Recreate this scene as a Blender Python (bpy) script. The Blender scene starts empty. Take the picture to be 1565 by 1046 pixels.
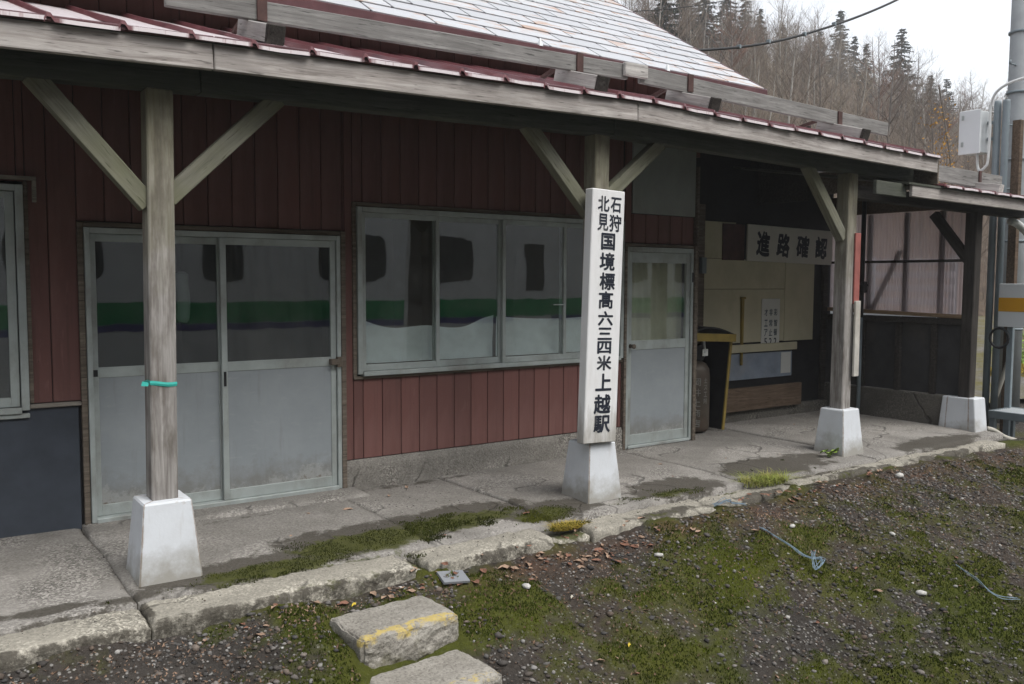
import bpy, math, random
import numpy as np
from mathutils import Matrix, Vector

# ------------------------------------------------------------------ camera, sky, sun, exposure
scene = bpy.context.scene
COL = scene.collection
R = math.radians

cam_data = bpy.data.cameras.new('camera')
cam = bpy.data.objects.new('camera', cam_data)
COL.objects.link(cam)
scene.camera = cam
cam_data.sensor_fit = 'HORIZONTAL'
cam_data.sensor_width = 36.0
cam_data.lens = 1343.28 / 1565 * 36.0
cam_data.clip_start = 0.05
cam_data.clip_end = 2000
YAW, PITCH, ROLL = 0.61495, -0.06914, 0.00442
cyw, syw, cp, sp, cr, sr = math.cos(YAW), math.sin(YAW), math.cos(PITCH), math.sin(PITCH), math.cos(ROLL), math.sin(ROLL)
vr = Vector((cyw, -syw, 0)); vf0 = Vector((syw, cyw, 0)); vu0 = Vector((0, 0, 1))
vf = vf0 * cp + vu0 * sp
vu = vu0 * cp - vf0 * sp
vr2 = vr * cr + vu * sr
vu2 = vu * cr - vr * sr
CAM = Vector((0, -6.3592, 1.6248))
cam.matrix_world = Matrix(((vr2.x, vu2.x, -vf.x, CAM.x), (vr2.y, vu2.y, -vf.y, CAM.y), (vr2.z, vu2.z, -vf.z, CAM.z), (0, 0, 0, 1)))

world = bpy.data.worlds.new('World')
scene.world = world
world.use_nodes = True
wn, wl = world.node_tree.nodes, world.node_tree.links
wn.clear()
SUN_EL, SUN_AZ = R(56), R(165)          # azimuth clockwise from +Y
sky = wn.new('ShaderNodeTexSky'); sky.sky_type = 'NISHITA'; sky.sun_disc = False
sky.sun_elevation = SUN_EL; sky.sun_rotation = SUN_AZ
sky.air_density = 1.0; sky.dust_density = 1.5; sky.ozone_density = 1.0
hs = wn.new('ShaderNodeHueSaturation'); hs.inputs['Saturation'].default_value = 0.22; hs.inputs['Value'].default_value = 1.0
bg = wn.new('ShaderNodeBackground'); bg.inputs['Strength'].default_value = 0.15
wo = wn.new('ShaderNodeOutputWorld')
wl.new(sky.outputs[0], hs.inputs['Color']); wl.new(hs.outputs[0], bg.inputs['Color']); wl.new(bg.outputs[0], wo.inputs['Surface'])

sun_data = bpy.data.lights.new('sun', 'SUN')
sun_data.energy = 1.5; sun_data.angle = R(35); sun_data.color = (1.0, 0.97, 0.92)
sun = bpy.data.objects.new('sun', sun_data); COL.objects.link(sun)
sd = Vector((math.sin(SUN_AZ) * math.cos(SUN_EL), math.cos(SUN_AZ) * math.cos(SUN_EL), math.sin(SUN_EL)))
sun.rotation_euler = sd.to_track_quat('Z', 'Y').to_euler()
sun.location = (0, -10, 20)

scene.view_settings.view_transform = 'Standard'
scene.view_settings.look = 'None'
scene.view_settings.gamma = 1.0
scene.view_settings.use_curve_mapping = False
scene.view_settings.exposure = 1.05
scene.cycles.max_bounces = 5
scene.cycles.diffuse_bounces = 3
scene.cycles.volume_bounces = 0
scene.cycles.transparent_max_bounces = 12
scene.cycles.use_denoising = True

rng = random.Random(7)
nrg = np.random.default_rng(7)

# ------------------------------------------------------------------ numpy noise
def _h(i, j, s):
    n = (i.astype(np.int64) * 374761393 + j.astype(np.int64) * 668265263 + s * 974711) & 0x7fffffff
    n = ((n ^ (n >> 13)) * 1274126177) & 0x7fffffff
    n = n ^ (n >> 16)
    return (n & 0xffff) / 65535.0
def vnoise(x, y, s=0):
    x = np.asarray(x, float); y = np.asarray(y, float)
    i = np.floor(x); j = np.floor(y); fx = x - i; fy = y - j
    fx = fx * fx * (3 - 2 * fx); fy = fy * fy * (3 - 2 * fy)
    a = _h(i, j, s); b = _h(i + 1, j, s); c = _h(i, j + 1, s); d = _h(i + 1, j + 1, s)
    return (a * (1 - fx) + b * fx) * (1 - fy) + (c * (1 - fx) + d * fx) * fy
def fbm(x, y, s=0, oct=4):
    t = 0; a = 0.5; n = 0
    for k in range(oct):
        t = t + a * vnoise(np.asarray(x) * 2 ** k, np.asarray(y) * 2 ** k, s + k * 17); n += a; a *= 0.5
    return t / n
def sstep(a, b, x):
    t = np.clip((x - a) / (b - a), 0, 1)
    return t * t * (3 - 2 * t)

# ------------------------------------------------------------------ materials
MATS = {}
class NT:
    def __init__(self, name):
        m = bpy.data.materials.new(name); m.use_nodes = True
        self.m = m; self.n = m.node_tree.nodes; self.l = m.node_tree.links
        self.n.clear()
        self.out = self.n.new('ShaderNodeOutputMaterial')
        MATS[name] = m
    def node(self, t, **kw):
        n = self.n.new(t)
        for k, v in kw.items():
            if k == 'ins':
                for kk, vv in v.items(): self.set(n.inputs[kk], vv)
            else: setattr(n, k, v)
        return n
    def set(self, sock, v):
        if isinstance(v, bpy.types.NodeSocket): self.l.new(v, sock)
        elif isinstance(v, bpy.types.Node): self.l.new(v.outputs[0], sock)
        else:
            if isinstance(v, tuple) and len(v) == 3 and sock.type == 'RGBA': v = v + (1.0,)
            sock.default_value = v
    def coords(self, scale=(1, 1, 1), kind='Object', rand=True):
        tc = self.node('ShaderNodeTexCoord')
        mp = self.node('ShaderNodeMapping'); mp.inputs['Scale'].default_value = scale
        if rand and kind == 'Object':
            oi = self.node('ShaderNodeObjectInfo')
            mu = self.node('ShaderNodeMath', operation='MULTIPLY', ins={0: oi.outputs['Random'], 1: 37.0})
            add = self.node('ShaderNodeVectorMath', operation='ADD', ins={0: tc.outputs[kind], 1: mu.outputs[0]})
            self.l.new(add.outputs[0], mp.inputs['Vector'])
        else:
            self.l.new(tc.outputs[kind], mp.inputs['Vector'])
        return mp.outputs[0]
    def noise(self, vec, scale, detail=5, rough=0.6, dist=0.0):
        n = self.node('ShaderNodeTexNoise', ins={'Vector': vec, 'Scale': scale, 'Detail': detail, 'Roughness': rough, 'Distortion': dist})
        return n.outputs[0]
    def ramp(self, fac, stops):
        r = self.node('ShaderNodeValToRGB')
        els = r.color_ramp.elements
        while len(els) < len(stops): els.new(0.5)
        for e, (p, c) in zip(els, stops):
            e.position = p
            e.color = (c, c, c, 1) if isinstance(c, (int, float)) else tuple(c) + (1,)
        self.l.new(fac, r.inputs[0])
        return r.outputs[0]
    def mix(self, fac, a, b, blend='MIX'):
        m = self.node('ShaderNodeMix', data_type='RGBA', blend_type=blend)
        self.set(m.inputs[0], fac); self.set(m.inputs[6], a); self.set(m.inputs[7], b)
        return m.outputs[2]
    def math(self, op, a, b=0.0, clamp=False):
        m = self.node('ShaderNodeMath', operation=op, use_clamp=clamp)
        self.set(m.inputs[0], a); self.set(m.inputs[1], b)
        return m.outputs[0]
    def bump(self, h, strength=0.3, dist=0.01):
        b = self.node('ShaderNodeBump'); b.inputs['Strength'].default_value = strength; b.inputs['Distance'].default_value = dist
        self.l.new(h, b.inputs['Height'])
        return b.outputs[0]
    def sep(self, vec):
        return self.node('ShaderNodeSeparateXYZ', ins={0: vec}).outputs
    def bsdf(self, color, rough=0.7, metallic=0.0, normal=None, spec=0.3, **kw):
        p = self.node('ShaderNodeBsdfPrincipled')
        self.set(p.inputs['Base Color'], color); self.set(p.inputs['Roughness'], rough); self.set(p.inputs['Metallic'], metallic)
        self.set(p.inputs['Specular IOR Level'], spec)
        if normal is not None: self.set(p.inputs['Normal'], normal)
        for k, v in kw.items(): self.set(p.inputs[k], v)
        self.l.new(p.outputs[0], self.out.inputs['Surface'])
        return p

def wood(name, dark, mid, light, algae=0.0, algae_col=(0.10, 0.11, 0.05), rough=0.85):
    t = NT(name)
    v = t.coords((1.2, 22, 22))
    g = t.noise(v, 2.0, 6, 0.65, 0.6)
    base = t.ramp(g, [(0.28, dark), (0.5, mid), (0.72, light)])
    v2 = t.coords((1, 1, 1))
    st = t.noise(v2, 3.0, 4, 0.6)
    base = t.mix(t.ramp(st, [(0.35, 0.55), (0.7, 0.0)]), base, tuple(c * 0.55 for c in mid))
    v3 = t.coords((0.8, 9, 9))
    crack = t.noise(v3, 9.0, 3, 0.5)
    base = t.mix(t.ramp(crack, [(0.30, 0.7), (0.38, 0.0)]), base, tuple(c * 0.3 for c in dark))
    if algae > 0:
        a = t.noise(v2, 2.2, 4, 0.6)
        base = t.mix(t.ramp(a, [(0.35, 0.0), (0.65, algae)]), base, algae_col)
    n = t.bump(g, 0.5, 0.006)
    t.bsdf(base, rough, normal=n, spec=0.15)
wood('weathered_wood', (0.13, 0.115, 0.10), (0.27, 0.245, 0.215), (0.42, 0.39, 0.35), 0.12)
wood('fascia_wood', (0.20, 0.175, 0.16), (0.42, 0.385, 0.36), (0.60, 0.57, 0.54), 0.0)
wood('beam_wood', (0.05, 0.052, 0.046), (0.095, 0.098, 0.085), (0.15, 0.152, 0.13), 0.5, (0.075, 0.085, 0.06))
wood('brace_wood', (0.12, 0.12, 0.10), (0.21, 0.205, 0.165), (0.30, 0.29, 0.24), 0.5, (0.15, 0.155, 0.08))
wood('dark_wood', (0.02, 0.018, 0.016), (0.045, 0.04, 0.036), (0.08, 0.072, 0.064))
wood('brown_wood', (0.05, 0.035, 0.025), (0.12, 0.085, 0.06), (0.19, 0.14, 0.10))
wood('casing_wood', (0.07, 0.055, 0.045), (0.15, 0.125, 0.10), (0.26, 0.22, 0.18))
wood('guard_wood', (0.12, 0.115, 0.11), (0.22, 0.215, 0.205), (0.33, 0.325, 0.31))
wood('block_wood', (0.24, 0.225, 0.21), (0.40, 0.385, 0.365), (0.55, 0.53, 0.50))
wood('tan_wood', (0.16, 0.11, 0.07), (0.27, 0.19, 0.12), (0.36, 0.27, 0.18))

# canopy posts: grey timber, yellow green algae on the upper half (object X runs up the post)
t = NT('post_wood')
v = t.coords((1.2, 22, 22)); g = t.noise(v, 2.0, 6, 0.65, 0.6)
base = t.ramp(g, [(0.28, (0.15, 0.135, 0.125)), (0.5, (0.265, 0.25, 0.235)), (0.72, (0.40, 0.38, 0.36))])
pv = t.coords((1, 1, 1), rand=False); sx = t.sep(pv)[0]
nz = t.noise(t.coords((2, 2, 2)), 2.0, 4, 0.6)
am = t.math('ADD', t.math('MULTIPLY', sx, 0.55), t.math('MULTIPLY', nz, 0.9))
base = t.mix(t.ramp(am, [(0.42, 0.0), (0.66, 0.45), (0.95, 0.72)]), base, t.mix(nz, (0.22, 0.20, 0.10), (0.14, 0.14, 0.105)))
st = t.noise(t.coords((2, 8, 8)), 2.5, 4, 0.6)
base = t.mix(t.ramp(st, [(0.32, 0.6), (0.55, 0.0)]), base, (0.09, 0.075, 0.06))
t.bsdf(base, 0.85, normal=t.bump(g, 0.5, 0.006), spec=0.15)

# dark red steel siding
t = NT('red_siding')
oi = t.node('ShaderNodeObjectInfo')
n1 = t.noise(t.coords((1, 1, 0.35), rand=False), 3.0, 5, 0.6)
c = t.mix(oi.outputs['Random'], (0.132, 0.062, 0.055), (0.180, 0.080, 0.070))
c = t.mix(t.ramp(n1, [(0.35, 0.0), (0.75, 0.5)]), c, (0.115, 0.062, 0.056))
w = t.noise(t.coords((6, 6, 1.2)), 6.0, 4, 0.6)
c = t.mix(t.ramp(w, [(0.60, 0.0), (0.75, 0.35)]), c, (0.23, 0.13, 0.115))
stk = t.noise(t.coords((14, 14, 0.5)), 2.0, 5, 0.65)
c = t.mix(t.ramp(stk, [(0.52, 0.0), (0.72, 0.55)]), c, (0.075, 0.040, 0.036))
fd = t.noise(t.coords((3, 3, 0.8), rand=False), 1.2, 4, 0.6)
c = t.mix(t.ramp(fd, [(0.50, 0.0), (0.70, 0.45)]), c, (0.24, 0.125, 0.11))
spk_ = t.noise(t.coords(), 60.0, 3, 0.6)
c = t.mix(t.ramp(spk_, [(0.68, 0.0), (0.74, 0.6)]), c, (0.06, 0.035, 0.03))
t.bsdf(c, 0.6, normal=t.bump(t.noise(t.coords((1, 1, 0.5)), 2.0, 3, 0.5), 0.3, 0.01), spec=0.25)

def plain(name, col, rough=0.6, var=0.25, scale=6.0, metallic=0.0, spec=0.3, bump=0.1, dirt=None, dirt_lo=0.55, dirt_hi=0.75, dirt_amt=0.7, stretch=(1, 1, 1)):
    t = NT(name)
    n = t.noise(t.coords(stretch), scale, 5, 0.6)
    c = t.mix(t.ramp(n, [(0.3, 0.0), (0.7, 1.0)]), tuple(x * (1 - var) for x in col), tuple(min(1, x * (1 + var * 0.6)) for x in col))
    if dirt:
        d = t.noise(t.coords((1, 1, 0.6)), scale * 0.6, 6, 0.65)
        c = t.mix(t.ramp(d, [(dirt_lo, 0.0), (dirt_hi, dirt_amt)]), c, dirt)
    nf = t.noise(t.coords(), scale * 6, 3, 0.6)
    t.bsdf(c, rough, metallic, t.bump(nf, bump, 0.003), spec)
plain('aluminium', (0.40, 0.44, 0.43), 0.45, 0.15, 5, 0.3, 0.4, 0.08, (0.19, 0.18, 0.155), 0.47, 0.72, 0.75)
t = NT('door_panel')
v = t.coords(); n1 = t.noise(v, 2.5, 6, 0.65)
c = t.mix(t.ramp(n1, [(0.3, 0.0), (0.7, 1.0)]), (0.235, 0.26, 0.275), (0.29, 0.315, 0.33))
sc_ = t.noise(t.coords((2, 1, 9)), 4.0, 5, 0.7)
c = t.mix(t.ramp(sc_, [(0.58, 0.0), (0.72, 0.35)]), c, (0.36, 0.375, 0.38))
zl = t.sep(t.coords(rand=False))[2]
sp2 = t.noise(v, 7.0, 6, 0.7)
lowm = t.math('SUBTRACT', t.math('MULTIPLY', sp2, 0.55), t.math('ADD', zl, 0.43))
c = t.mix(t.ramp(lowm, [(0.08, 0.0), (0.26, 0.75)]), c, (0.175, 0.17, 0.155))
pe = t.noise(v, 26.0, 6, 0.75)
pm = t.ramp(t.noise(t.coords((1, 1, 0.2)), 1.6, 3, 0.5), [(0.45, 0.0), (0.70, 0.16)])
lowp = t.math('SUBTRACT', t.math('ADD', t.math('MULTIPLY', pe, 0.42), pm), t.math('ADD', zl, 0.43))
c = t.mix(t.ramp(lowp, [(0.20, 0.0), (0.26, 0.5)]), c, (0.37, 0.38, 0.37))
c = t.mix(t.ramp(lowp, [(0.31, 0.0), (0.35, 0.8)]), c, (0.13, 0.10, 0.075))
ds = t.noise(t.coords((7, 7, 0.8)), 2.0, 4, 0.6)
c = t.mix(t.ramp(ds, [(0.58, 0.0), (0.75, 0.4)]), c, (0.17, 0.175, 0.17))
t.bsdf(c, 0.5, normal=t.bump(t.noise(v, 3.0, 2, 0.5), 0.25, 0.02), spec=0.3)
plain('blue_panel', (0.046, 0.054, 0.068), 0.55, 0.2, 5, 0.0, 0.25, 0.15)
plain('faded_red', (0.30, 0.10, 0.085), 0.7, 0.3, 6)
plain('pale_board', (0.46, 0.44, 0.40), 0.7, 0.25, 7, 0, 0.2, 0.2, (0.30, 0.27, 0.22), 0.5, 0.7, 0.6)
plain('grey_board', (0.30, 0.32, 0.30), 0.6, 0.12, 3, 0.0, 0.2, 0.1, (0.2, 0.2, 0.19), 0.5, 0.75, 0.5)
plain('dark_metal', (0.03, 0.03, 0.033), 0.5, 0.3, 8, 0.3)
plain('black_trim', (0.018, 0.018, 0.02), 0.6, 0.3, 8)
plain('rust_iron', (0.07, 0.035, 0.03), 0.7, 0.4, 12)
plain('red_metal', (0.20, 0.045, 0.06), 0.22, 0.3, 3, 0.0, 0.6, 0.04, (0.36, 0.20, 0.20), 0.5, 0.75, 0.6)
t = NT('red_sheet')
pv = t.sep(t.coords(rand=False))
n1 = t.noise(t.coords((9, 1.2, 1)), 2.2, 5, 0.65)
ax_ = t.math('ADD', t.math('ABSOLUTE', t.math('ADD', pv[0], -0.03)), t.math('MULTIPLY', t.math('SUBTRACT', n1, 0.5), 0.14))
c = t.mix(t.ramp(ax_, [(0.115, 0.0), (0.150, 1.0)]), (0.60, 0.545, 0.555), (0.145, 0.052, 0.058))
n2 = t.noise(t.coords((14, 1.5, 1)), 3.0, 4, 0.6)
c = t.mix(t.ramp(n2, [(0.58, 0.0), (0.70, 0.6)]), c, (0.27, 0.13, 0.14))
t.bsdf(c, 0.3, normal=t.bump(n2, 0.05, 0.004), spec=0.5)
plain('red_edge', (0.085, 0.036, 0.040), 0.35, 0.25, 5, 0.0, 0.4, 0.06, (0.22, 0.12, 0.12), 0.55, 0.8, 0.5)
plain('cream_board', (0.46, 0.43, 0.31), 0.65, 0.10, 3, 0.0, 0.2, 0.08, (0.22, 0.19, 0.12), 0.55, 0.8, 0.5)
plain('sign_board', (0.52, 0.51, 0.46), 0.6, 0.06, 3, 0.0, 0.2, 0.05, (0.34, 0.32, 0.27), 0.55, 0.8, 0.5)
plain('ink', (0.018, 0.022, 0.034), 0.65, 0.3, 10, 0, 0.25, 0.1, (0.13, 0.13, 0.13), 0.58, 0.72, 0.7)
plain('ink_blue', (0.03, 0.06, 0.09), 0.6, 0.3, 10)
plain('blue_grey_board', (0.23, 0.27, 0.33), 0.6, 0.2, 5, 0.0, 0.2, 0.1, (0.30, 0.30, 0.29), 0.5, 0.75, 0.6)
plain('yellow_paint', (0.26, 0.19, 0.05), 0.6, 0.25, 6, 0.0, 0.2, 0.1, (0.12, 0.09, 0.04), 0.5, 0.75, 0.7)
plain('plywood_dark', (0.05, 0.05, 0.052), 0.75, 0.35, 3, 0.0, 0.15, 0.1, (0.10, 0.09, 0.075), 0.52, 0.75, 0.6)
plain('paper', (0.55, 0.56, 0.53), 0.7, 0.05, 4)
plain('gas_steel', (0.085, 0.070, 0.055), 0.5, 0.3, 5, 0.2, 0.35, 0.1, (0.12, 0.07, 0.05), 0.5, 0.75, 0.7)
plain('faded_white', (0.20, 0.195, 0.18), 0.7, 0.3, 18)
plain('cabinet_white', (0.62, 0.65, 0.66), 0.45, 0.05, 3, 0.0, 0.35, 0.03)
plain('conduit_grey', (0.20, 0.24, 0.26), 0.5, 0.15, 4, 0.0, 0.3, 0.05)
plain('pole_concrete', (0.32, 0.34, 0.35), 0.8, 0.15, 4, 0.0, 0.2, 0.15)
plain('cable_white', (0.60, 0.62, 0.61), 0.5, 0.08, 6)
plain('cable_black', (0.025, 0.026, 0.028), 0.6, 0.2, 6)
plain('beige_pipe', (0.40, 0.38, 0.33), 0.6, 0.1, 6)
plain('orange_stripe', (0.60, 0.30, 0.01), 0.5, 0.05, 4)
plain('grate_grey', (0.13, 0.155, 0.165), 0.55, 0.15, 6)
plain('teal_tape', (0.05, 0.42, 0.36), 0.4, 0.15, 8)
plain('blue_twine', (0.19, 0.26, 0.32), 0.7, 0.3, 20)
plain('slate', (0.22, 0.23, 0.245), 0.5, 0.12, 8)
plain('interior', (0.16, 0.15, 0.13), 0.85, 0.2, 2)
plain('white_sheet', (0.60, 0.64, 0.66), 0.75, 0.05, 3)
plain('curtain', (0.42, 0.40, 0.30), 0.85, 0.1, 4)
plain('brown_curtain', (0.12, 0.10, 0.09), 0.9, 0.2, 3)
plain('train_body', (0.66, 0.67, 0.68), 0.4, 0.03, 2)
plain('train_green', (0.015, 0.30, 0.10), 0.4, 0.05, 2)
plain('train_violet', (0.08, 0.07, 0.25), 0.4, 0.05, 2)
plain('train_glass', (0.045, 0.05, 0.052), 0.2, 0.1, 2, 0.0, 0.6)
plain('rail_steel', (0.11, 0.07, 0.05), 0.5, 0.3, 10, 0.5)
plain('bark', (0.15, 0.13, 0.115), 0.9, 0.4, 2.0, 0, 0.1, 0.3, (0.30, 0.28, 0.26), 0.5, 0.7, 0.7)
plain('bark_pale', (0.34, 0.32, 0.29), 0.9, 0.3, 2.0, 0, 0.1, 0.3, (0.12, 0.11, 0.10), 0.5, 0.7, 0.7)
plain('twig', (0.15, 0.115, 0.088), 0.95, 0.3, 0.6, 0, 0.1, 0.0)
plain('twig_red', (0.18, 0.10, 0.07), 0.95, 0.3, 0.6, 0, 0.1, 0.0)
plain('twig_pale', (0.23, 0.19, 0.145), 0.95, 0.3, 0.6, 0, 0.1, 0.0)
plain('conifer', (0.028, 0.052, 0.032), 0.9, 0.4, 0.8, 0, 0.1, 0.0)
plain('conifer_grey', (0.055, 0.075, 0.055), 0.9, 0.4, 0.8, 0, 0.1, 0.0)
plain('orange_leaf', (0.42, 0.22, 0.03), 0.8, 0.3, 4, 0, 0.1, 0.0)
plain('leaf_brown', (0.22, 0.115, 0.08), 0.8, 0.35, 14, 0, 0.15, 0.1)
plain('litter', (0.17, 0.11, 0.075), 0.9, 0.5, 3, 0, 0.1, 0.0, (0.32, 0.22, 0.16), 0.5, 0.65, 0.8)
plain('leaf_tan', (0.34, 0.235, 0.17), 0.8, 0.3, 14, 0, 0.15, 0.1)
plain('leaf_yellow', (0.55, 0.42, 0.06), 0.8, 0.2, 14, 0, 0.15, 0.1)
plain('leaf_pale', (0.50, 0.47, 0.40), 0.8, 0.2, 14, 0, 0.15, 0.1)
plain('grass_blade', (0.22, 0.25, 0.055), 0.8, 0.4, 9, 0, 0.15, 0.0, (0.34, 0.28, 0.12), 0.5, 0.7, 0.8)
plain('plant_leaf', (0.22, 0.33, 0.06), 0.7, 0.25, 9, 0, 0.2, 0.0)
plain('moss_blade', (0.046, 0.060, 0.010), 0.95, 0.6, 2.5, 0, 0.05, 0.0, (0.14, 0.165, 0.014), 0.50, 0.68, 0.9)
plain('moss_dark', (0.038, 0.045, 0.010), 0.95, 0.6, 3, 0, 0.05, 0.0, (0.10, 0.105, 0.018), 0.52, 0.7, 0.9)
plain('moss_gold', (0.30, 0.23, 0.045), 0.95, 0.4, 9, 0, 0.05, 0.0)

# white painted concrete pedestals
t = NT('white_pedestal')
n1 = t.noise(t.coords(), 5.0, 6, 0.65)
c = t.mix(t.ramp(n1, [(0.40, 0.0), (0.80, 0.6)]), (0.59, 0.615, 0.645), (0.48, 0.49, 0.50))
chip = t.noise(t.coords(), 11.0, 6, 0.7)
c = t.mix(t.ramp(chip, [(0.66, 0.0), (0.72, 0.6)]), c, (0.40, 0.37, 0.34))
zz = t.sep(t.coords(rand=False))[2]
pxy = t.sep(t.coords(rand=False))
dxy = t.math('ABSOLUTE', t.math('SUBTRACT', t.math('ABSOLUTE', pxy[0]), t.math('ABSOLUTE', pxy[1])))
en = t.noise(t.coords(), 14.0, 4, 0.7)
em = t.math('SUBTRACT', t.math('MULTIPLY', en, 0.028), dxy)
c = t.mix(t.ramp(em, [(0.006, 0.0), (0.010, 0.75)]), c, (0.24, 0.17, 0.12))
low = t.math('SUBTRACT', t.math('MULTIPLY', n1, 0.42), t.math('ADD', zz, 0.21))
c = t.mix(t.ramp(low, [(0.03, 0.0), (0.20, 0.75)]), c, (0.22, 0.20, 0.155))
drip = t.noise(t.coords((16, 16, 1.2)), 1.5, 3, 0.6)
c = t.mix(t.ramp(drip, [(0.60, 0.0), (0.74, 0.28)]), c, (0.38, 0.36, 0.33))
pit = t.noise(t.coords(), 45.0, 3, 0.6)
t.bsdf(c, 0.6, normal=t.bump(pit, 0.22, 0.004), spec=0.25)

# station sign: white paint, grime near the foot and on the sides
t = NT('sign_white')
sx = t.sep(t.coords(rand=False))
n1 = t.noise(t.coords((6, 6, 1.2)), 3.0, 6, 0.65)
low = t.math('SUBTRACT', t.math('MULTIPLY', n1, 0.75), t.math('ADD', sx[2], 0.93))
c = t.mix(t.ramp(n1, [(0.5, 0.0), (0.85, 0.45)]), (0.70, 0.70, 0.70), (0.45, 0.43, 0.40))
c = t.mix(t.ramp(low, [(0.10, 0.0), (0.42, 0.75)]), c, (0.27, 0.25, 0.21))
t.bsdf(c, 0.6, normal=t.bump(t.noise(t.coords((20, 20, 2)), 4, 4, 0.6), 0.15, 0.003), spec=0.25)

# white roof plates with rust
t = NT('roof_plate')
oi = t.node('ShaderNodeObjectInfo')
c = t.mix(oi.outputs['Random'], (0.40, 0.41, 0.43), (0.48, 0.49, 0.51))
r1 = t.noise(t.coords((1.5, 5, 5)), 2.2, 6, 0.7)
r2 = t.noise(t.coords((1, 1, 1)), 1.3, 2, 0.5)
rm = t.math('ADD', r1, t.math('MULTIPLY', oi.outputs['Random'], 0.16))
c = t.mix(t.ramp(rm, [(0.648, 0.0), (0.725, 0.75)]), c, t.mix(r2, (0.34, 0.17, 0.085), (0.44, 0.27, 0.17)))
st = t.noise(t.coords((10, 1.2, 1)), 2.0, 3, 0.6)
c = t.mix(t.ramp(st, [(0.55, 0.0), (0.8, 0.25)]), c, (0.42, 0.42, 0.43))
t.bsdf(c, 0.38, normal=t.bump(r2, 0.08, 0.01), spec=0.4)

# concrete
def concrete(name, a, b, moss_attr=True, spk=0.5):
    t = NT(name)
    v = t.coords(rand=False)
    n1 = t.noise(v, 2.2, 7, 0.7)
    c = t.mix(t.ramp(n1, [(0.3, 0.0), (0.7, 1.0)]), a, b)
    n2 = t.noise(v, 70.0, 3, 0.7)
    c = t.mix(t.ramp(n2, [(0.35, spk), (0.52, 0.0)]), c, tuple(x * 0.45 for x in a))
    c = t.mix(t.ramp(n2, [(0.58, 0.0), (0.72, spk)]), c, tuple(min(1, x * 1.5) for x in b))
    vo = t.node('ShaderNodeTexVoronoi', ins={'Vector': v, 'Scale': 55.0})
    c = t.mix(t.ramp(vo.outputs['Distance'], [(0.10, 0.35), (0.22, 0.0)]), c, (0.36, 0.35, 0.32))
    agg = t.noise(v, 1.1, 4, 0.6)
    vo2 = t.node('ShaderNodeTexVoronoi', ins={'Vector': v, 'Scale': 95.0})
    vcc = t.node('ShaderNodeSeparateColor', ins={0: vo2.outputs['Color']})
    agm = t.ramp(agg, [(0.48, 0.0), (0.58, 0.75)])
    c = t.mix(agm, c, t.ramp(vcc.outputs[0], [(0.0, tuple(x * 0.35 for x in a)), (0.5, a), (1.0, tuple(x * 1.55 for x in b))]))
    dv = t.node('ShaderNodeVectorMath', operation='ADD', ins={0: v, 1: t.node('ShaderNodeVectorMath', operation='SCALE', ins={0: t.node('ShaderNodeTexNoise', ins={'Vector': v, 'Scale': 3.0, 'Detail': 5.0}).outputs[1], 3: 0.35}).outputs[0]})
    vcr = t.node('ShaderNodeTexVoronoi', feature='DISTANCE_TO_EDGE', ins={'Vector': dv.outputs[0], 'Scale': 0.9})
    crk = t.math('MULTIPLY', t.ramp(vcr.outputs['Distance'], [(0.004, 1.0), (0.014, 0.0)]), t.ramp(t.noise(v, 0.8, 2, 0.5), [(0.48, 0.0), (0.56, 0.85)]))
    c = t.mix(crk, c, tuple(x * 0.18 for x in a))
    pat = t.noise(v, 0.75, 5, 0.6)
    c = t.mix(t.ramp(pat, [(0.50, 0.0), (0.62, 0.45)]), c, tuple(min(1, x * 1.35) for x in b))
    if moss_attr:
        at = t.node('ShaderNodeAttribute', attribute_name='dirt')
        rgb = t.node('ShaderNodeSeparateColor', ins={0: at.outputs['Color']})
        n3 = t.noise(v, 14.0, 5, 0.7)
        d = t.math('ADD', rgb.outputs[1], t.math('MULTIPLY', t.math('SUBTRACT', t.noise(v, 5.0, 6, 0.75), 0.5), 1.6))
        c = t.mix(t.ramp(d, [(0.42, 0.0), (0.60, 0.88)]), c, t.mix(n2, (0.030, 0.027, 0.022), (0.085, 0.075, 0.06)))
        m = t.math('ADD', rgb.outputs[0], t.math('MULTIPLY', t.math('SUBTRACT', t.noise(v, 6.0, 6, 0.75), 0.5), 1.9))
        c = t.mix(t.ramp(m, [(0.50, 0.0), (0.75, 0.9)]), c, t.mix(n3, (0.022, 0.028, 0.008), (0.085, 0.088, 0.018)))
    hsum = t.math('ADD', t.math('ADD', n2, t.math('MULTIPLY', n1, 1.5)), t.math('MULTIPLY', crk, -2.0))
    t.bsdf(c, 0.9, normal=t.bump(hsum, 0.7, 0.010), spec=0.15)
concrete('slab_concrete', (0.155, 0.145, 0.13), (0.27, 0.255, 0.235))
concrete('kerb_concrete', (0.23, 0.215, 0.18), (0.38, 0.355, 0.30))
concrete('foundation', (0.15, 0.14, 0.125), (0.26, 0.245, 0.22), False)
concrete('plinth', (0.07, 0.066, 0.058), (0.14, 0.13, 0.115), False, 0.3)

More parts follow.
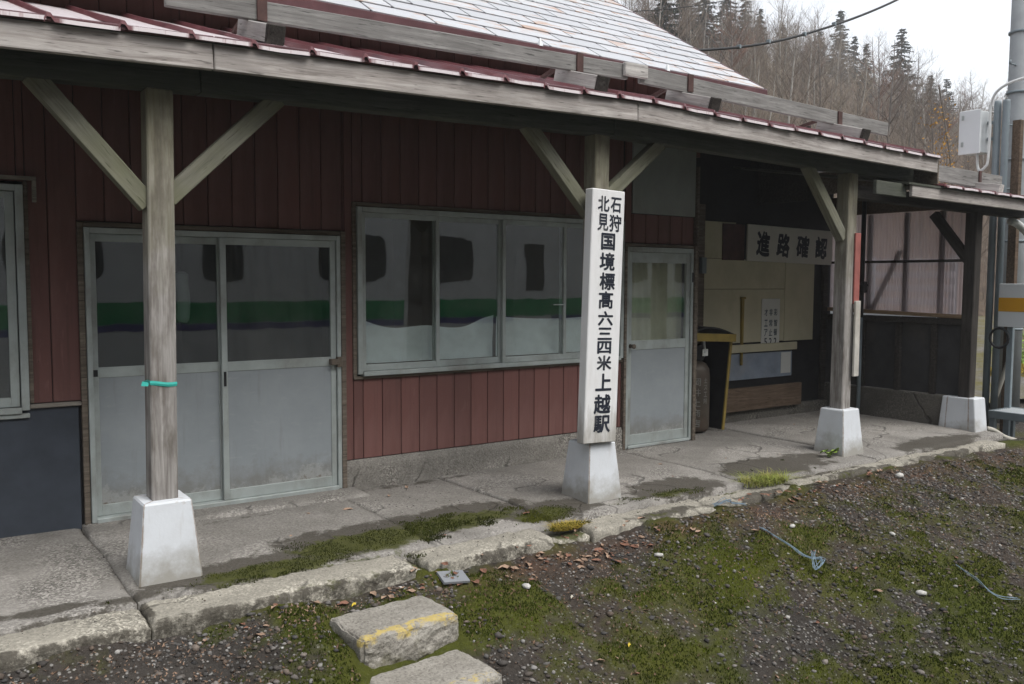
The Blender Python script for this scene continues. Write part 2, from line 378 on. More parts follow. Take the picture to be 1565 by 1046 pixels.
# step blocks with a worn yellow nosing line (local -Y is the front edge)
def step_mat(name, amount):
    t = NT(name)
    v = t.coords(rand=False)
    n1 = t.noise(v, 3.0, 7, 0.7); n2 = t.noise(v, 60.0, 3, 0.7)
    c = t.mix(t.ramp(n1, [(0.3, 0.0), (0.7, 1.0)]), (0.19, 0.175, 0.15), (0.37, 0.35, 0.31))
    c = t.mix(t.ramp(n2, [(0.35, 0.6), (0.5, 0.0)]), c, (0.09, 0.08, 0.07))
    c = t.mix(t.ramp(n2, [(0.6, 0.0), (0.72, 0.5)]), c, (0.48, 0.46, 0.42))
    s = t.sep(v)
    nn = t.noise(v, 9.0, 5, 0.7)
    yy = t.math('ADD', t.math('MULTIPLY', s[1], -1.0), t.math('MULTIPLY', t.math('SUBTRACT', nn, 0.5), 0.10))
    band = t.math('MULTIPLY', t.ramp(yy, [(0.125, 0.0), (0.135, 1.0)]), t.ramp(yy, [(0.18, 1.0), (0.195, 0.0)]))
    up = t.ramp(s[2], [(0.045, 0.0), (0.055, 1.0)])
    worn = t.ramp(t.noise(v, 24.0, 5, 0.7), [(amount, 0.0), (amount + 0.1, 1.0)])
    c = t.mix(t.math('MULTIPLY', t.math('MULTIPLY', band, up), worn), c, (0.44, 0.345, 0.13))
    mossn = t.noise(v, 4.0, 5, 0.7)
    mm = t.math('SUBTRACT', mossn, t.math('MULTIPLY', s[2], 1.6))
    c = t.mix(t.ramp(mm, [(0.52, 0.0), (0.70, 0.8)]), c, (0.075, 0.07, 0.03))
    hsum = t.math('ADD', n2, t.math('MULTIPLY', n1, 2.5))
    t.bsdf(c, 0.92, normal=t.bump(hsum, 0.7, 0.01), spec=0.12)
step_mat('step_upper', 0.42)
step_mat('step_lower', 0.52)

# bank of cinder, soil, gravel; moss where the attribute says so
t = NT('bank_soil')
v = t.coords(rand=False)
n1 = t.noise(v, 1.3, 7, 0.7); n2 = t.noise(v, 26.0, 5, 0.7); n3 = t.noise(v, 9.0, 6, 0.7)
c = t.mix(t.ramp(n1, [(0.32, 0.0), (0.68, 1.0)]), (0.026, 0.023, 0.021), (0.062, 0.056, 0.050))
hb = t.noise(v, 0.7, 5, 0.65)
c = t.mix(t.ramp(hb, [(0.42, 0.0), (0.62, 0.8)]), c, t.mix(n3, (0.045, 0.034, 0.027), (0.085, 0.066, 0.051)))
c = t.mix(t.ramp(n2, [(0.40, 0.6), (0.55, 0.0)]), c, (0.026, 0.022, 0.019))
vo = t.node('ShaderNodeTexVoronoi', ins={'Vector': v, 'Scale': 48.0})
vc = t.node('ShaderNodeSeparateColor', ins={0: vo.outputs['Color']})
stone = t.math('MULTIPLY', t.ramp(vo.outputs['Distance'], [(0.28, 1.0), (0.42, 0.0)]), t.ramp(vc.outputs[0], [(0.62, 0.0), (0.75, 0.8)]))
c = t.mix(stone, c, t.mix(vc.outputs[1], (0.11, 0.107, 0.102), (0.34, 0.325, 0.305)))
at = t.node('ShaderNodeAttribute', attribute_name='dirt')
rgb = t.node('ShaderNodeSeparateColor', ins={0: at.outputs['Color']})
m = t.math('ADD', rgb.outputs[0], t.math('MULTIPLY', t.math('SUBTRACT', n3, 0.5), 1.1))
c = t.mix(t.ramp(m, [(0.30, 0.0), (0.85, 0.92)]), c, t.mix(n2, t.mix(hb, (0.020, 0.026, 0.007), (0.036, 0.032, 0.011)), t.mix(hb, (0.062, 0.086, 0.010), (0.105, 0.105, 0.014))))
c = t.mix(t.math('MULTIPLY', rgb.outputs[1], t.ramp(n3, [(0.40, 0.0), (0.6, 0.7)])), c, (0.085, 0.05, 0.034))
hsum = t.math('ADD', t.math('MULTIPLY', n2, 1.0), t.math('MULTIPLY', n3, 1.5))
t.bsdf(c, 0.95, normal=t.bump(hsum, 0.8, 0.02), spec=0.1)

# pebbles
t = NT('pebble')
v = t.coords(rand=False)
w1 = t.node('ShaderNodeTexWhiteNoise', noise_dimensions='1D')
at = t.node('ShaderNodeAttribute', attribute_name='tone')
rgb = t.node('ShaderNodeSeparateColor', ins={0: at.outputs['Color']})
c = t.ramp(rgb.outputs[0], [(0.0, (0.028, 0.027, 0.027)), (0.45, (0.085, 0.082, 0.078)), (0.8, (0.26, 0.25, 0.238)), (1.0, (0.60, 0.585, 0.55))])
c = t.mix(t.math('MULTIPLY', rgb.outputs[1], 0.75), c, (0.15, 0.105, 0.075))
n2 = t.noise(v, 90.0, 3, 0.6)
c = t.mix(t.ramp(n2, [(0.3, 0.4), (0.6, 0.0)]), c, (0.05, 0.047, 0.043))
t.bsdf(c, 0.85, normal=t.bump(n2, 0.3, 0.003), spec=0.2)

# hill floor
t = NT('hill_floor')
v = t.coords(rand=False)
n1 = t.noise(v, 0.22, 6, 0.7); n2 = t.noise(v, 2.5, 5, 0.7)
c = t.mix(t.ramp(n1, [(0.35, 0.0), (0.65, 1.0)]), (0.095, 0.068, 0.048), (0.155, 0.118, 0.085))
c = t.mix(t.ramp(n2, [(0.4, 0.6), (0.6, 0.0)]), c, (0.05, 0.042, 0.035))
t.bsdf(c, 0.95, normal=t.bump(n2, 0.6, 0.3), spec=0.05)

# yard behind the station end: gravel with moss
t = NT('yard')
v = t.coords(rand=False)
n1 = t.noise(v, 0.9, 6, 0.7); n2 = t.noise(v, 14.0, 5, 0.7)
c = t.mix(t.ramp(n1, [(0.40, 0.0), (0.6, 1.0)]), (0.17, 0.16, 0.15), (0.13, 0.115, 0.03))
c = t.mix(t.ramp(n2, [(0.4, 0.6), (0.6, 0.0)]), c, (0.06, 0.055, 0.045))
t.bsdf(c, 0.95, normal=t.bump(n2, 0.6, 0.05), spec=0.08)

# window glass: clear, with a Fresnel mirror
def glass(name, ior, tint, dust=0.0):
    t = NT(name)
    lw = t.node('ShaderNodeLayerWeight'); lw.inputs['Blend'].default_value = 0.5
    fz = ((ior - 1) / (ior + 1)) ** 2
    fr_ = t.math('ADD', t.math('MULTIPLY', t.math('POWER', lw.outputs['Facing'], 5.0), 1 - fz), fz)
    tr = t.node('ShaderNodeBsdfTransparent', ins={'Color': tint})
    gl = t.node('ShaderNodeBsdfGlossy', ins={'Color': (1, 1, 1), 'Roughness': 0.016})
    nb = t.bump(t.noise(t.coords((1, 1, 0.3)), 2.2, 3, 0.5), 0.11, 0.02)
    t.l.new(nb, gl.inputs['Normal'])
    mx = t.node('ShaderNodeMixShader', ins={0: fr_, 1: tr.outputs[0], 2: gl.outputs[0]})
    if dust:
        df = t.node('ShaderNodeBsdfDiffuse', ins={'Color': (0.5, 0.5, 0.47)})
        dn = t.ramp(t.noise(t.coords(), 5.0, 6, 0.7), [(0.35, 0.0), (0.85, dust)])
        m2 = t.node('ShaderNodeMixShader', ins={0: dn, 1: mx.outputs[0], 2: df.outputs[0]})
        mx = m2
    t.l.new(mx.outputs[0], t.out.inputs['Surface'])
glass('window_glass', 1.80, (0.95, 0.98, 0.965), 0.09)
glass('door_glass', 1.76, (0.70, 0.73, 0.72), 0.07)

# translucent corrugated plastic at the end wall
t = NT('pink_plastic')
n1 = t.noise(t.coords((1, 1, 0.3)), 2.5, 5, 0.6)
colr = t.mix(t.ramp(n1, [(0.35, 0.0), (0.7, 1.0)]), (0.62, 0.54, 0.555), (0.72, 0.65, 0.66))
df = t.node('ShaderNodeBsdfDiffuse', ins={'Color': colr})
tl = t.node('ShaderNodeBsdfTranslucent', ins={'Color': colr})
tp = t.node('ShaderNodeBsdfTransparent', ins={'Color': (0.85, 0.75, 0.78)})
m1 = t.node('ShaderNodeMixShader', ins={0: 0.75, 1: df.outputs[0], 2: tl.outputs[0]})
m2 = t.node('ShaderNodeMixShader', ins={0: 0.36, 1: m1.outputs[0], 2: tp.outputs[0]})
t.l.new(m2.outputs[0], t.out.inputs['Surface'])

M = MATS

# ------------------------------------------------------------------ mesh helpers
WM = {}                                    # object -> world matrix
def link(name, mesh, mat, parent=None, mw=None):
    o = bpy.data.objects.new(name, mesh)
    COL.objects.link(o)
    if mesh is not None and mat is not None and len(mesh.materials) == 0:
        mesh.materials.append(M[mat] if isinstance(mat, str) else mat)
    mw = mw or Matrix.Identity(4)
    WM[o] = mw
    if parent is not None:
        o.parent = parent
        o.matrix_basis = WM[parent].inverted() @ mw
    else:
        o.matrix_basis = mw
    return o
def tag(o, label=None, cat=None, group=None, kind=None):
    if label: o['label'] = label
    if cat: o['category'] = cat
    if group: o['group'] = group
    if kind: o['kind'] = kind
    return o
def thing(name, label, cat, loc=(0, 0, 0), group=None):
    o = link(name, None, None, None, Matrix.Translation(loc))
    o.empty_display_size = 0.1
    return tag(o, label, cat, group)
def chbox(sx, sy, sz, b):
    """chamfered box centred on the origin, 24 vertices"""
    b = min(b, sx * 0.45, sy * 0.45, sz * 0.45)
    V = []; idx = {}
    for X in (-1, 1):
        for Y in (-1, 1):
            for Z in (-1, 1):
                for ax in range(3):
                    p = [X * (sx / 2 - b), Y * (sy / 2 - b), Z * (sz / 2 - b)]
                    p[ax] += (X, Y, Z)[ax] * b
                    idx[(X, Y, Z, ax)] = len(V); V.append(tuple(p))
    Fc = []
    def orient(f):
        a, c_, d = Vector(V[f[0]]), Vector(V[f[1]]), Vector(V[f[2]])
        n = (c_ - a).cross(d - a)
        ctr = sum((Vector(V[i]) for i in f), Vector()) / len(f)
        return f if n.dot(ctr) > 0 else f[::-1]
    for ax in range(3):
        o1, o2 = [i for i in range(3) if i != ax]
        for s in (-1, 1):
            q = []
            for a, c_ in ((-1, -1), (1, -1), (1, 1), (-1, 1)):
                k = [0, 0, 0]; k[ax] = s; k[o1] = a; k[o2] = c_
                q.append(idx[(k[0], k[1], k[2], ax)])
            Fc.append(orient(q))
        for a in (-1, 1):
            for c_ in (-1, 1):
                k0 = [0, 0, 0]; k0[o1] = a; k0[o2] = c_
                k0[ax] = -1; k1 = list(k0); k1[ax] = 1
                Fc.append(orient([idx[tuple(k0) + (o1,)], idx[tuple(k1) + (o1,)], idx[tuple(k1) + (o2,)], idx[tuple(k0) + (o2,)]]))
    for X in (-1, 1):
        for Y in (-1, 1):
            for Z in (-1, 1):
                Fc.append(orient([idx[(X, Y, Z, 0)], idx[(X, Y, Z, 1)], idx[(X, Y, Z, 2)]]))
    return V, Fc
_bc = {}
def boxmesh(sx, sy, sz, mat, b=0.004):
    key = (round(sx, 4), round(sy, 4), round(sz, 4), mat, b)
    if key not in _bc:
        V, Fc = chbox(sx, sy, sz, b)
        me = bpy.data.meshes.new('box'); me.from_pydata(V, [], Fc); me.update()
        me.materials.append(M[mat])
        _bc[key] = me
    return _bc[key]
def box(name, x0, x1, y0, y1, z0, z1, mat, parent=None, b=0.004):
    me = boxmesh(x1 - x0, y1 - y0, z1 - z0, mat, b)
    return link(name, me, None, parent, Matrix.Translation(((x0 + x1) / 2, (y0 + y1) / 2, (z0 + z1) / 2)))
def axmat(p0, p1, up=(0, 0, 1)):
    p0, p1 = Vector(p0), Vector(p1)
    x = (p1 - p0).normalized(); u = Vector(up)
    if abs(x.dot(u)) > 0.98: u = Vector((0, 1, 0))
    y = u.cross(x).normalized(); z = x.cross(y)
    c = (p0 + p1) / 2
    return Matrix(((x.x, y.x, z.x, c.x), (x.y, y.y, z.y, c.y), (x.z, y.z, z.z, c.z), (0, 0, 0, 1)))
def beam(name, p0, p1, w, h, mat, parent=None, b=0.005, up=(0, 0, 1)):
    L = (Vector(p1) - Vector(p0)).length
    return link(name, boxmesh(L, w, h, mat, b), None, parent, axmat(p0, p1, up))
class MB:
    def __init__(self): self.v = []; self.f = []
    def add(self, V, Fc):
        o = len(self.v); self.v += [tuple(p) for p in V]; self.f += [[i + o for i in q] for q in Fc]
        return self
    def box(self, x0, x1, y0, y1, z0, z1, b=0.003):
        V, Fc = chbox(x1 - x0, y1 - y0, z1 - z0, b)
        return self.add([(p[0] + (x0 + x1) / 2, p[1] + (y0 + y1) / 2, p[2] + (z0 + z1) / 2) for p in V], Fc)
    def tube(self, pts, r, n=8, cap=True):
        pts = [Vector(p) for p in pts]
        rs = r if isinstance(r, (list, tuple)) else [r] * len(pts)
        V = []; Fc = []
        prev = None
        for i, p in enumerate(pts):
            d = (pts[min(i + 1, len(pts) - 1)] - pts[max(i - 1, 0)]).normalized()
            if prev is None:
                a = d.orthogonal().normalized()
            else:
                a = (prev - d * prev.dot(d))
                a = a.normalized() if a.length > 1e-6 else d.orthogonal().normalized()
            prev = a; bb = d.cross(a)
            for k in range(n):
                an = 2 * math.pi * k / n
                V.append(p + (a * math.cos(an) + bb * math.sin(an)) * rs[i])
        for i in range(len(pts) - 1):
            for k in range(n):
                Fc.append([i * n + k, i * n + (k + 1) % n, (i + 1) * n + (k + 1) % n, (i + 1) * n + k])
        if cap:
            Fc.append(list(range(n))[::-1]); Fc.append([(len(pts) - 1) * n + k for k in range(n)])
        return self.add(V, Fc)
    def build(self, name, mat, parent=None, origin=None, smooth=False, mw=None):
        if mw is None:
            a = np.array(self.v)
            c = Vector(origin) if origin is not None else Vector((a.min(0) + a.max(0)) / 2)
            V = [tuple(Vector(p) - c) for p in self.v]; mw = Matrix.Translation(c)
        else: V = self.v
        me = bpy.data.meshes.new(name); me.from_pydata(V, [], self.f); me.update()
        if smooth:
            me.polygons.foreach_set('use_smooth', [True] * len(me.polygons))
        return link(name, me, mat, parent, mw)
def bez(pts, n=10):
    """smooth polyline through points (Catmull-Rom)"""
    P = [Vector(p) for p in pts]; P = [P[0] * 2 - P[1]] + P + [P[-1] * 2 - P[-2]]
    out = []
    for i in range(1, len(P) - 2):
        for k in range(n):
            s = k / n
            out.append(0.5 * ((2 * P[i]) + (-P[i - 1] + P[i + 1]) * s + (2 * P[i - 1] - 5 * P[i] + 4 * P[i + 1] - P[i + 2]) * s * s + (-P[i - 1] + 3 * P[i] - 3 * P[i + 1] + P[i + 2]) * s ** 3))
    out.append(P[-2])
    return out
def np_mesh(name, V, Fa, smooth=False):
    """V (n,3) array, Fa (m,k) array of equal sized faces"""
    me = bpy.data.meshes.new(name)
    V = np.asarray(V, np.float32); Fa = np.asarray(Fa, np.int32)
    m, k = Fa.shape
    me.vertices.add(len(V)); me.vertices.foreach_set('co', V.ravel())
    me.loops.add(m * k); me.loops.foreach_set('vertex_index', Fa.ravel())
    me.polygons.add(m); me.polygons.foreach_set('loop_start', np.arange(0, m * k, k, dtype=np.int32))
    me.polygons.foreach_set('loop_total', np.full(m, k, np.int32))
    if smooth: me.polygons.foreach_set('use_smooth', np.ones(m, bool))
    me.update(calc_edges=True)
    return me
def set_attr(me, name, rgb):
    at = me.color_attributes.new(name, 'FLOAT_COLOR', 'POINT')
    a = np.ones((len(me.vertices), 4), np.float32); a[:, :rgb.shape[1]] = rgb
    at.data.foreach_set('color', a.ravel())

# text as flat raised lettering
_fc = bpy.data.curves.new('lettering', 'FONT')
_fo = bpy.data.objects.new('lettering', _fc)
COL.objects.link(_fo)
def glyph(ch, bold=0.0, extrude=0.02):
    """flat glyph, emboldened by overlaying shifted copies at slightly different heights"""
    _fc.body = ch; _fc.size = 1.0; _fc.offset = 0.0; _fc.extrude = 0.0; _fc.resolution_u = 3
    dg = bpy.context.evaluated_depsgraph_get(); dg.update()
    m0 = bpy.data.meshes.new_from_object(_fo.evaluated_get(dg))
    a0 = np.zeros(len(m0.vertices) * 3, np.float32); m0.vertices.foreach_get('co', a0); a0 = a0.reshape(-1, 3)
    polys = [list(p.vertices) for p in m0.polygons]
    V = []; Fs = []
    sh = [(0, 0)] + ([(math.cos(k * 0.7854) * bold, math.sin(k * 0.7854) * bold) for k in range(8)] if bold > 0 else [])
    for k, (dx, dy) in enumerate(sh):
        o = len(V)
        V += [(p[0] + dx, p[1] + dy, 0.002 * k) for p in a0]
        Fs += [[i + o for i in f] for f in polys]
    me = bpy.data.meshes.new('character'); me.from_pydata(V, [], Fs); me.update()
    bpy.data.meshes.remove(m0)
    return me, np.array(V, np.float32)
def character(ch, parent, ctr, w, h, mat, bold=0.02, axes=((1, 0, 0), (0, 0, 1), (0, -1, 0)), thick=0.002, jig=0.0, full=True):
    """one written character filling w x h around ctr; axes = right, up, out"""
    me, a = glyph(ch, bold, 0.02)
    lo, hi = a.min(0), a.max(0)
    c = (lo + hi) / 2 if full else np.array([(lo[0] + hi[0]) / 2, 0.38, 0])
    ex, ey = (hi - lo)[:2] if full else ((hi - lo)[0] * 0 + 0.92, 0.92)
    sx, sy = w / max(ex, 1e-4), h / max(ey, 1e-4)
    c[2] = 0.0
    a = (a - c) * np.array([sx, sy, thick / 0.016])
    if jig:
        a[:, 0] += (vnoise(a[:, 0] / w * 5 + 3, a[:, 1] / h * 5, ord(ch[0]) % 97) - 0.5) * jig * w
        a[:, 1] += (vnoise(a[:, 0] / w * 5, a[:, 1] / h * 5 + 9, ord(ch[0]) % 89) - 0.5) * jig * h
    me.vertices.foreach_set('co', a.astype(np.float32).ravel()); me.update()
    r, u, o_ = [Vector(x) for x in axes]
    mw = Matrix(((r.x, u.x, o_.x, ctr[0]), (r.y, u.y, o_.y, ctr[1]), (r.z, u.z, o_.z, ctr[2]), (0, 0, 0, 1)))
    return link('character', me, mat, parent, mw)

# ------------------------------------------------------------------ ground: one sheet to the horizon
def zbank(x, y):
    d = np.maximum(0, -1.90 - y)
    z0 = -0.125 + 0.020 * sstep(3.2, 6.5, x) - 0.05 * sstep(8.5, 11.5, x)
    z = z0 - 0.37 * d - 0.03 * d * d
    z = np.maximum(z, -0.95) + 0.0
    z = np.where(y > -1.90, z0 + 0.02 * sstep(-1.9, -1.7, y), z)
    z = np.where(y > -1.60, z0 - 0.15, z)
    # hollow in the bank, mound beside the steps, small lumps
    z = z - 0.07 * np.exp(-(((x - 4.2) / 0.35) ** 2 + ((y + 2.62) / 0.2) ** 2))
    z = z + 0.13 * np.exp(-(((x - 1.64) / 0.20) ** 2 + ((y + 2.42) / 0.32) ** 2)) + 0.05 * np.exp(-(((x - 2.75) / 0.25) ** 2 + ((y + 2.5) / 0.3) ** 2))
    near = sstep(-8, -5, y) * sstep(-1.62, -1.95, y) * sstep(-4, -2, x) * sstep(30, 14, x)
    z = z + near * (0.12 * (fbm(x * 1.6, y * 1.6, 3, 5) - 0.5) + 0.06 * (fbm(x * 7, y * 7, 5, 4) - 0.5) + 0.030 * sstep(0.45, 0.95, moss_bank(x, y)) * (0.4 + 1.2 * fbm(x * 16, y * 16, 6, 3)))
    return z
def moss_bank(x, y):
    m = fbm(x * 1.1 + 4, y * 1.7 + 2, 21, 3)
    f = fbm(x * 5.5 + 1, y * 6.5, 23, 4)
    m = 0.48 + (m - 0.5) * 1.2 + (f - 0.5) * 1.3 + 0.07 * sstep(2.8, 3.6, x)
    for cx_, cy_, rx, ry, a in ((1.75, -2.35, 0.25, 0.35, 0.7), (3.2, -2.6, 0.9, 0.35, 0.15), (4.1, -2.5, 0.5, 0.25, 0.3), (5.2, -2.65, 0.9, 0.35, 0.25),
                                (2.75, -2.35, 0.3, 0.25, 0.2), (2.62, -1.95, 0.14, 0.07, 0.6), (6.4, -2.9, 0.7, 0.3, 0.12), (3.5, -3.0, 0.8, 0.4, 0.15), (0.9, -2.2, 0.9, 0.2, -0.35), (7.2, -2.3, 0.9, 0.5, -0.2), (3.3, -2.15, 0.8, 0.12, -0.2)):
        m = m + a * np.exp(-(((x - cx_) / rx) ** 2 + ((y - cy_) / ry) ** 2))
    m = m - 0.2 * sstep(-2.25, -1.9, y)
    return m
xs = np.concatenate([np.array([-600, -250, -110, -50, -24, -12, -6, -3.5]), np.arange(-2.0, 9.0, 0.03), np.arange(9.0, 15, 0.10), np.array([16, 18, 22, 28, 38, 55, 90, 160, 300, 600])])
ys = np.concatenate([np.array([-600, -250, -110, -50, -24, -14, -9, -7.5]), np.arange(-6.5, -4.2, 0.08), np.arange(-4.2, -1.62, 0.03), np.array([-1.58, -1.2, -0.5, 0.5, 2, 4, 8, 14, 24, 50, 110, 250, 600])])
X, Y = np.meshgrid(xs, ys)
Z = zbank(X, Y)
V = np.stack([X, Y, Z], -1).reshape(-1, 3)
ny, nx = X.shape
ii = (np.arange(ny - 1)[:, None] * nx + np.arange(nx - 1)[None, :]).ravel()
Fq = np.stack([ii, ii + 1, ii + nx + 1, ii + nx], -1)
me = np_mesh('ground', V, Fq, True)
mo = np.clip(moss_bank(V[:, 0], V[:, 1]), 0, 1)
leafd = np.exp(-((V[:, 1] + 2.0) / 0.10) ** 2) * sstep(2.3, 3.3, V[:, 0])
set_attr(me, 'dirt', np.stack([mo, np.clip(leafd, 0, 1), mo * 0], -1))
ground = tag(link('ground', me, 'bank_soil'), kind='structure')

# track in front of the bank (below the frame)
def rail(y):
    mb = MB()
    mb.box(-40, 60, y - 0.07, y + 0.07, -0.93, -0.90).box(-40, 60, y - 0.012, y + 0.012, -0.90, -0.80).box(-40, 60, y - 0.035, y + 0.035, -0.80, -0.76)
    return mb.build('rail', 'rail_steel')
for yy, wh in ((-8.35, 'nearer the station'), (-9.42, 'farther from the station')):
    tag(rail(yy), 'brown steel rail under the white train, %s' % wh, 'rail', 'rails of the track')

# pebbles on the bank: one mass of real stones
ico = np.array([(0, 0, 1), (.894, 0, .447), (.276, .851, .447), (-.724, .526, .447), (-.724, -.526, .447), (.276, -.851, .447),
                (.724, .526, -.447), (-.276, .851, -.447), (-.894, 0, -.447), (-.276, -.851, -.447), (.724, -.526, -.447), (0, 0, -1)])
icf = np.array([(0, 1, 2), (0, 2, 3), (0, 3, 4), (0, 4, 5), (0, 5, 1), (1, 6, 2), (2, 7, 3), (3, 8, 4), (4, 9, 5), (5, 10, 1),
                (1, 10, 6), (2, 6, 7), (3, 7, 8), (4, 8, 9), (5, 9, 10), (6, 11, 7), (7, 11, 8), (8, 11, 9), (9, 11, 10), (10, 11, 6)])
def stones(px, py, pz, r, tone, name):
    n = len(px)
    sc = np.stack([r * nrg.uniform(0.8, 1.35, n), r * nrg.uniform(0.7, 1.1, n), r * nrg.uniform(0.45, 0.8, n)], -1)
    ang = nrg.uniform(0, 2 * np.pi, n)
    jit = 1 + nrg.uniform(-0.34, 0.34, (n, 12, 1))
    P = ico[None] * jit * sc[:, None, :]
    ca, sa = np.cos(ang)[:, None], np.sin(ang)[:, None]
    Vx = P[..., 0] * ca - P[..., 1] * sa + px[:, None]
    Vy = P[..., 0] * sa + P[..., 1] * ca + py[:, None]
    Vz = P[..., 2] + pz[:, None]
    V = np.stack([Vx, Vy, Vz], -1).reshape(-1, 3)
    Fa = (icf[None] + (np.arange(n) * 12)[:, None, None]).reshape(-1, 3)
    me = np_mesh(name, V, Fa, False)
    set_attr(me, 'tone', np.repeat(np.stack([tone, nrg.uniform(0, 1, n) ** 3, tone * 0], -1), 12, axis=0))
    return me
N = 60000
px = nrg.uniform(-0.5, 10.5, N); py = -1.93 - nrg.uniform(0, 1, N) ** 1.15 * 2.6
keep = (px < 9) | (nrg.uniform(0, 1, N) < 0.5)
dens = 0.98 - 0.6 * sstep(0.5, 0.85, moss_bank(px, py)) - 0.62 * sstep(0.40, 0.58, fbm(px * 0.9, py * 0.9, 77, 3))
keep &= nrg.uniform(0, 1, N) < dens
instep = ((px > 1.78) & (px < 2.48) & (py < -2.05) & (py > -2.95))
keep &= ~instep
px, py = px[keep], py[keep]
r = 0.003 + 0.014 * nrg.uniform(0, 1, len(px)) ** 3.4
bigm = nrg.uniform(0, 1, len(px)) < 0.016
r = np.where(bigm, nrg.uniform(0.012, 0.026, len(px)), r)
tone = nrg.beta(1.2, 1.7, len(px)) * 0.9
tone = np.where(nrg.uniform(0, 1, len(px)) < 0.012, 0.97, tone)
pz = zbank(px, py) + r * 0.2
tag(link('bank_gravel', stones(px, py, pz, r, tone, 'bank_gravel'), 'pebble'), 'grey gravel strewn over the bank below the platform', 'gravel', kind='stuff')

# moss on the bank: a mass of tiny shoots
def shoots(px, py, pz, h, w, name, lean=0.6):
    n = len(px)
    an = nrg.uniform(0, np.pi * 2, n); la = nrg.uniform(0, np.pi * 2, n); l = nrg.uniform(0, lean, n) * h
    dx, dy = np.cos(an) * w, np.sin(an) * w
    V = np.stack([np.stack([px - dx, py - dy, pz - 0.004], -1), np.stack([px + dx, py + dy, pz - 0.004], -1),
                  np.stack([px + np.cos(la) * l, py + np.sin(la) * l, pz + h], -1)], 1).reshape(-1, 3)
    return np_mesh(name, V, np.arange(3 * n).reshape(-1, 3))
N = 260000
px = nrg.uniform(-0.3, 10.0, N); py = nrg.uniform(-4.2, -1.95, N)
mv = moss_bank(px, py) + (fbm(px * 14, py * 14, 41, 3) - 0.5) * 0.9
k = (mv + nrg.uniform(-0.28, 0.12, len(mv))) > 0.60
px, py = px[k], py[k]
k = ~((px > 1.80) & (px < 2.46) & (py < -2.08) & (py > -2.95))
px, py = px[k], py[k]
h = nrg.uniform(0.006, 0.018, len(px)); w = nrg.uniform(0.003, 0.007, len(px))
tag(link('bank_moss', shoots(px, py, zbank(px, py), h, w, 'bank_moss'), 'moss_blade'), 'yellow green moss in patches on the gravel bank', 'moss', kind='stuff')

# fine litter: bits of dead leaf and stalk too small to count
N = 9000
px = nrg.uniform(0.0, 9.5, N); py = -1.95 - np.abs(nrg.normal(0, 0.55, N))
h = nrg.uniform(0.002, 0.010, N); w = nrg.uniform(0.003, 0.009, N)
k = ~((px > 1.80) & (px < 2.46) & (py < -2.08) & (py > -2.95))
tag(link('leaf_litter', shoots(px[k], py[k], zbank(px[k], py[k]) + 0.006, h[k], w[k], 'leaf_litter', 3.0), 'litter'), 'fine brown litter of dead leaf bits on the bank', 'litter', kind='stuff')

# ------------------------------------------------------------------ platform
platform = thing('platform', None, None, (3.5, -0.9, -0.3))
platform['kind'] = 'structure'
KF = -1.92
def dirt_slab(x, y):
    """moss, black dirt on the slab"""
    m = np.zeros_like(x); d = np.zeros_like(x)
    for cx_, cy_, rx, ry, a in ((1.75, -1.52, 0.55, 0.14, 1.0), (2.45, -1.36, 0.65, 0.22, 1.0), (3.1, -1.28, 0.6, 0.20, 0.95), (3.75, -1.45, 0.35, 0.16, 0.9), (5.0, -1.52, 0.35, 0.10, 0.75), (5.9, -1.55, 0.3, 0.1, 0.6), (4.55, -1.50, 0.3, 0.08, 0.6), (3.68, -1.78, 0.22, 0.10, 0.8), (2.52, -1.75, 0.09, 0.12, 0.7), (2.1, -1.63, 0.7, 0.03, 0.6), (5.6, -1.66, 0.4, 0.05, 0.6), (4.4, -1.84, 0.4, 0.07, 0.55), (6.6, -1.80, 0.6, 0.06, 0.55), (1.9, -1.90, 0.5, 0.05, 0.5)):
        m = np.maximum(m, a * np.exp(-(((x - cx_) / rx) ** 2 + ((y - cy_) / ry) ** 2) ** 1.6))
    for cx_, cy_, rx, ry, a in ((1.75, -1.45, 0.8, 0.24, 0.85), (2.5, -1.25, 0.9, 0.30, 0.85), (3.15, -1.16, 0.8, 0.28, 0.9), (3.85, -1.4, 0.5, 0.25, 0.85), (5.1, -1.40, 0.6, 0.28, 0.85), (6.4, -1.30, 0.7, 0.32, 0.95),
                               (8.9, -1.50, 0.9, 0.22, 0.9), (0.55, -1.50, 0.35, 0.07, 0.75), (0.98, -1.55, 0.25, 0.06, 0.75), (3.4, -0.12, 0.8, 0.08, 0.55), (6.8, -1.3, 0.6, 0.3, 0.8), (1.25, -1.46, 0.3, 0.25, 0.6), (1.9, -0.42, 0.5, 0.05, 0.5), (1.0, -1.75, 0.03, 0.2, 0.7), (0.2, -1.63, 1.0, 0.025, 0.6), (4.6, -1.82, 0.6, 0.10, 0.66), (5.6, -1.84, 0.5, 0.10, 0.7), (7.0, -1.80, 0.8, 0.09, 0.66), (8.4, -1.82, 0.9, 0.09, 0.66), (1.7, -1.93, 1.2, 0.05, 0.62), (0.2, -1.93, 0.8, 0.05, 0.62), (3.0, -1.92, 0.6, 0.06, 0.66), (6.7, -1.68, 0.8, 0.05, 0.6)):
        d = np.maximum(d, a * np.exp(-(((x - cx_) / rx) ** 2 + ((y - cy_) / ry) ** 2) ** 1.6))
    return m, d
def slab_z(x, y):
    z = -0.02 + 0.010 * (fbm(x * 2.1, y * 2.1, 8, 4) - 0.5) + 0.006 * (fbm(x * 12, y * 12, 9, 3) - 0.5)
    return z - 0.02 * sstep(-1.1, -1.6, y)
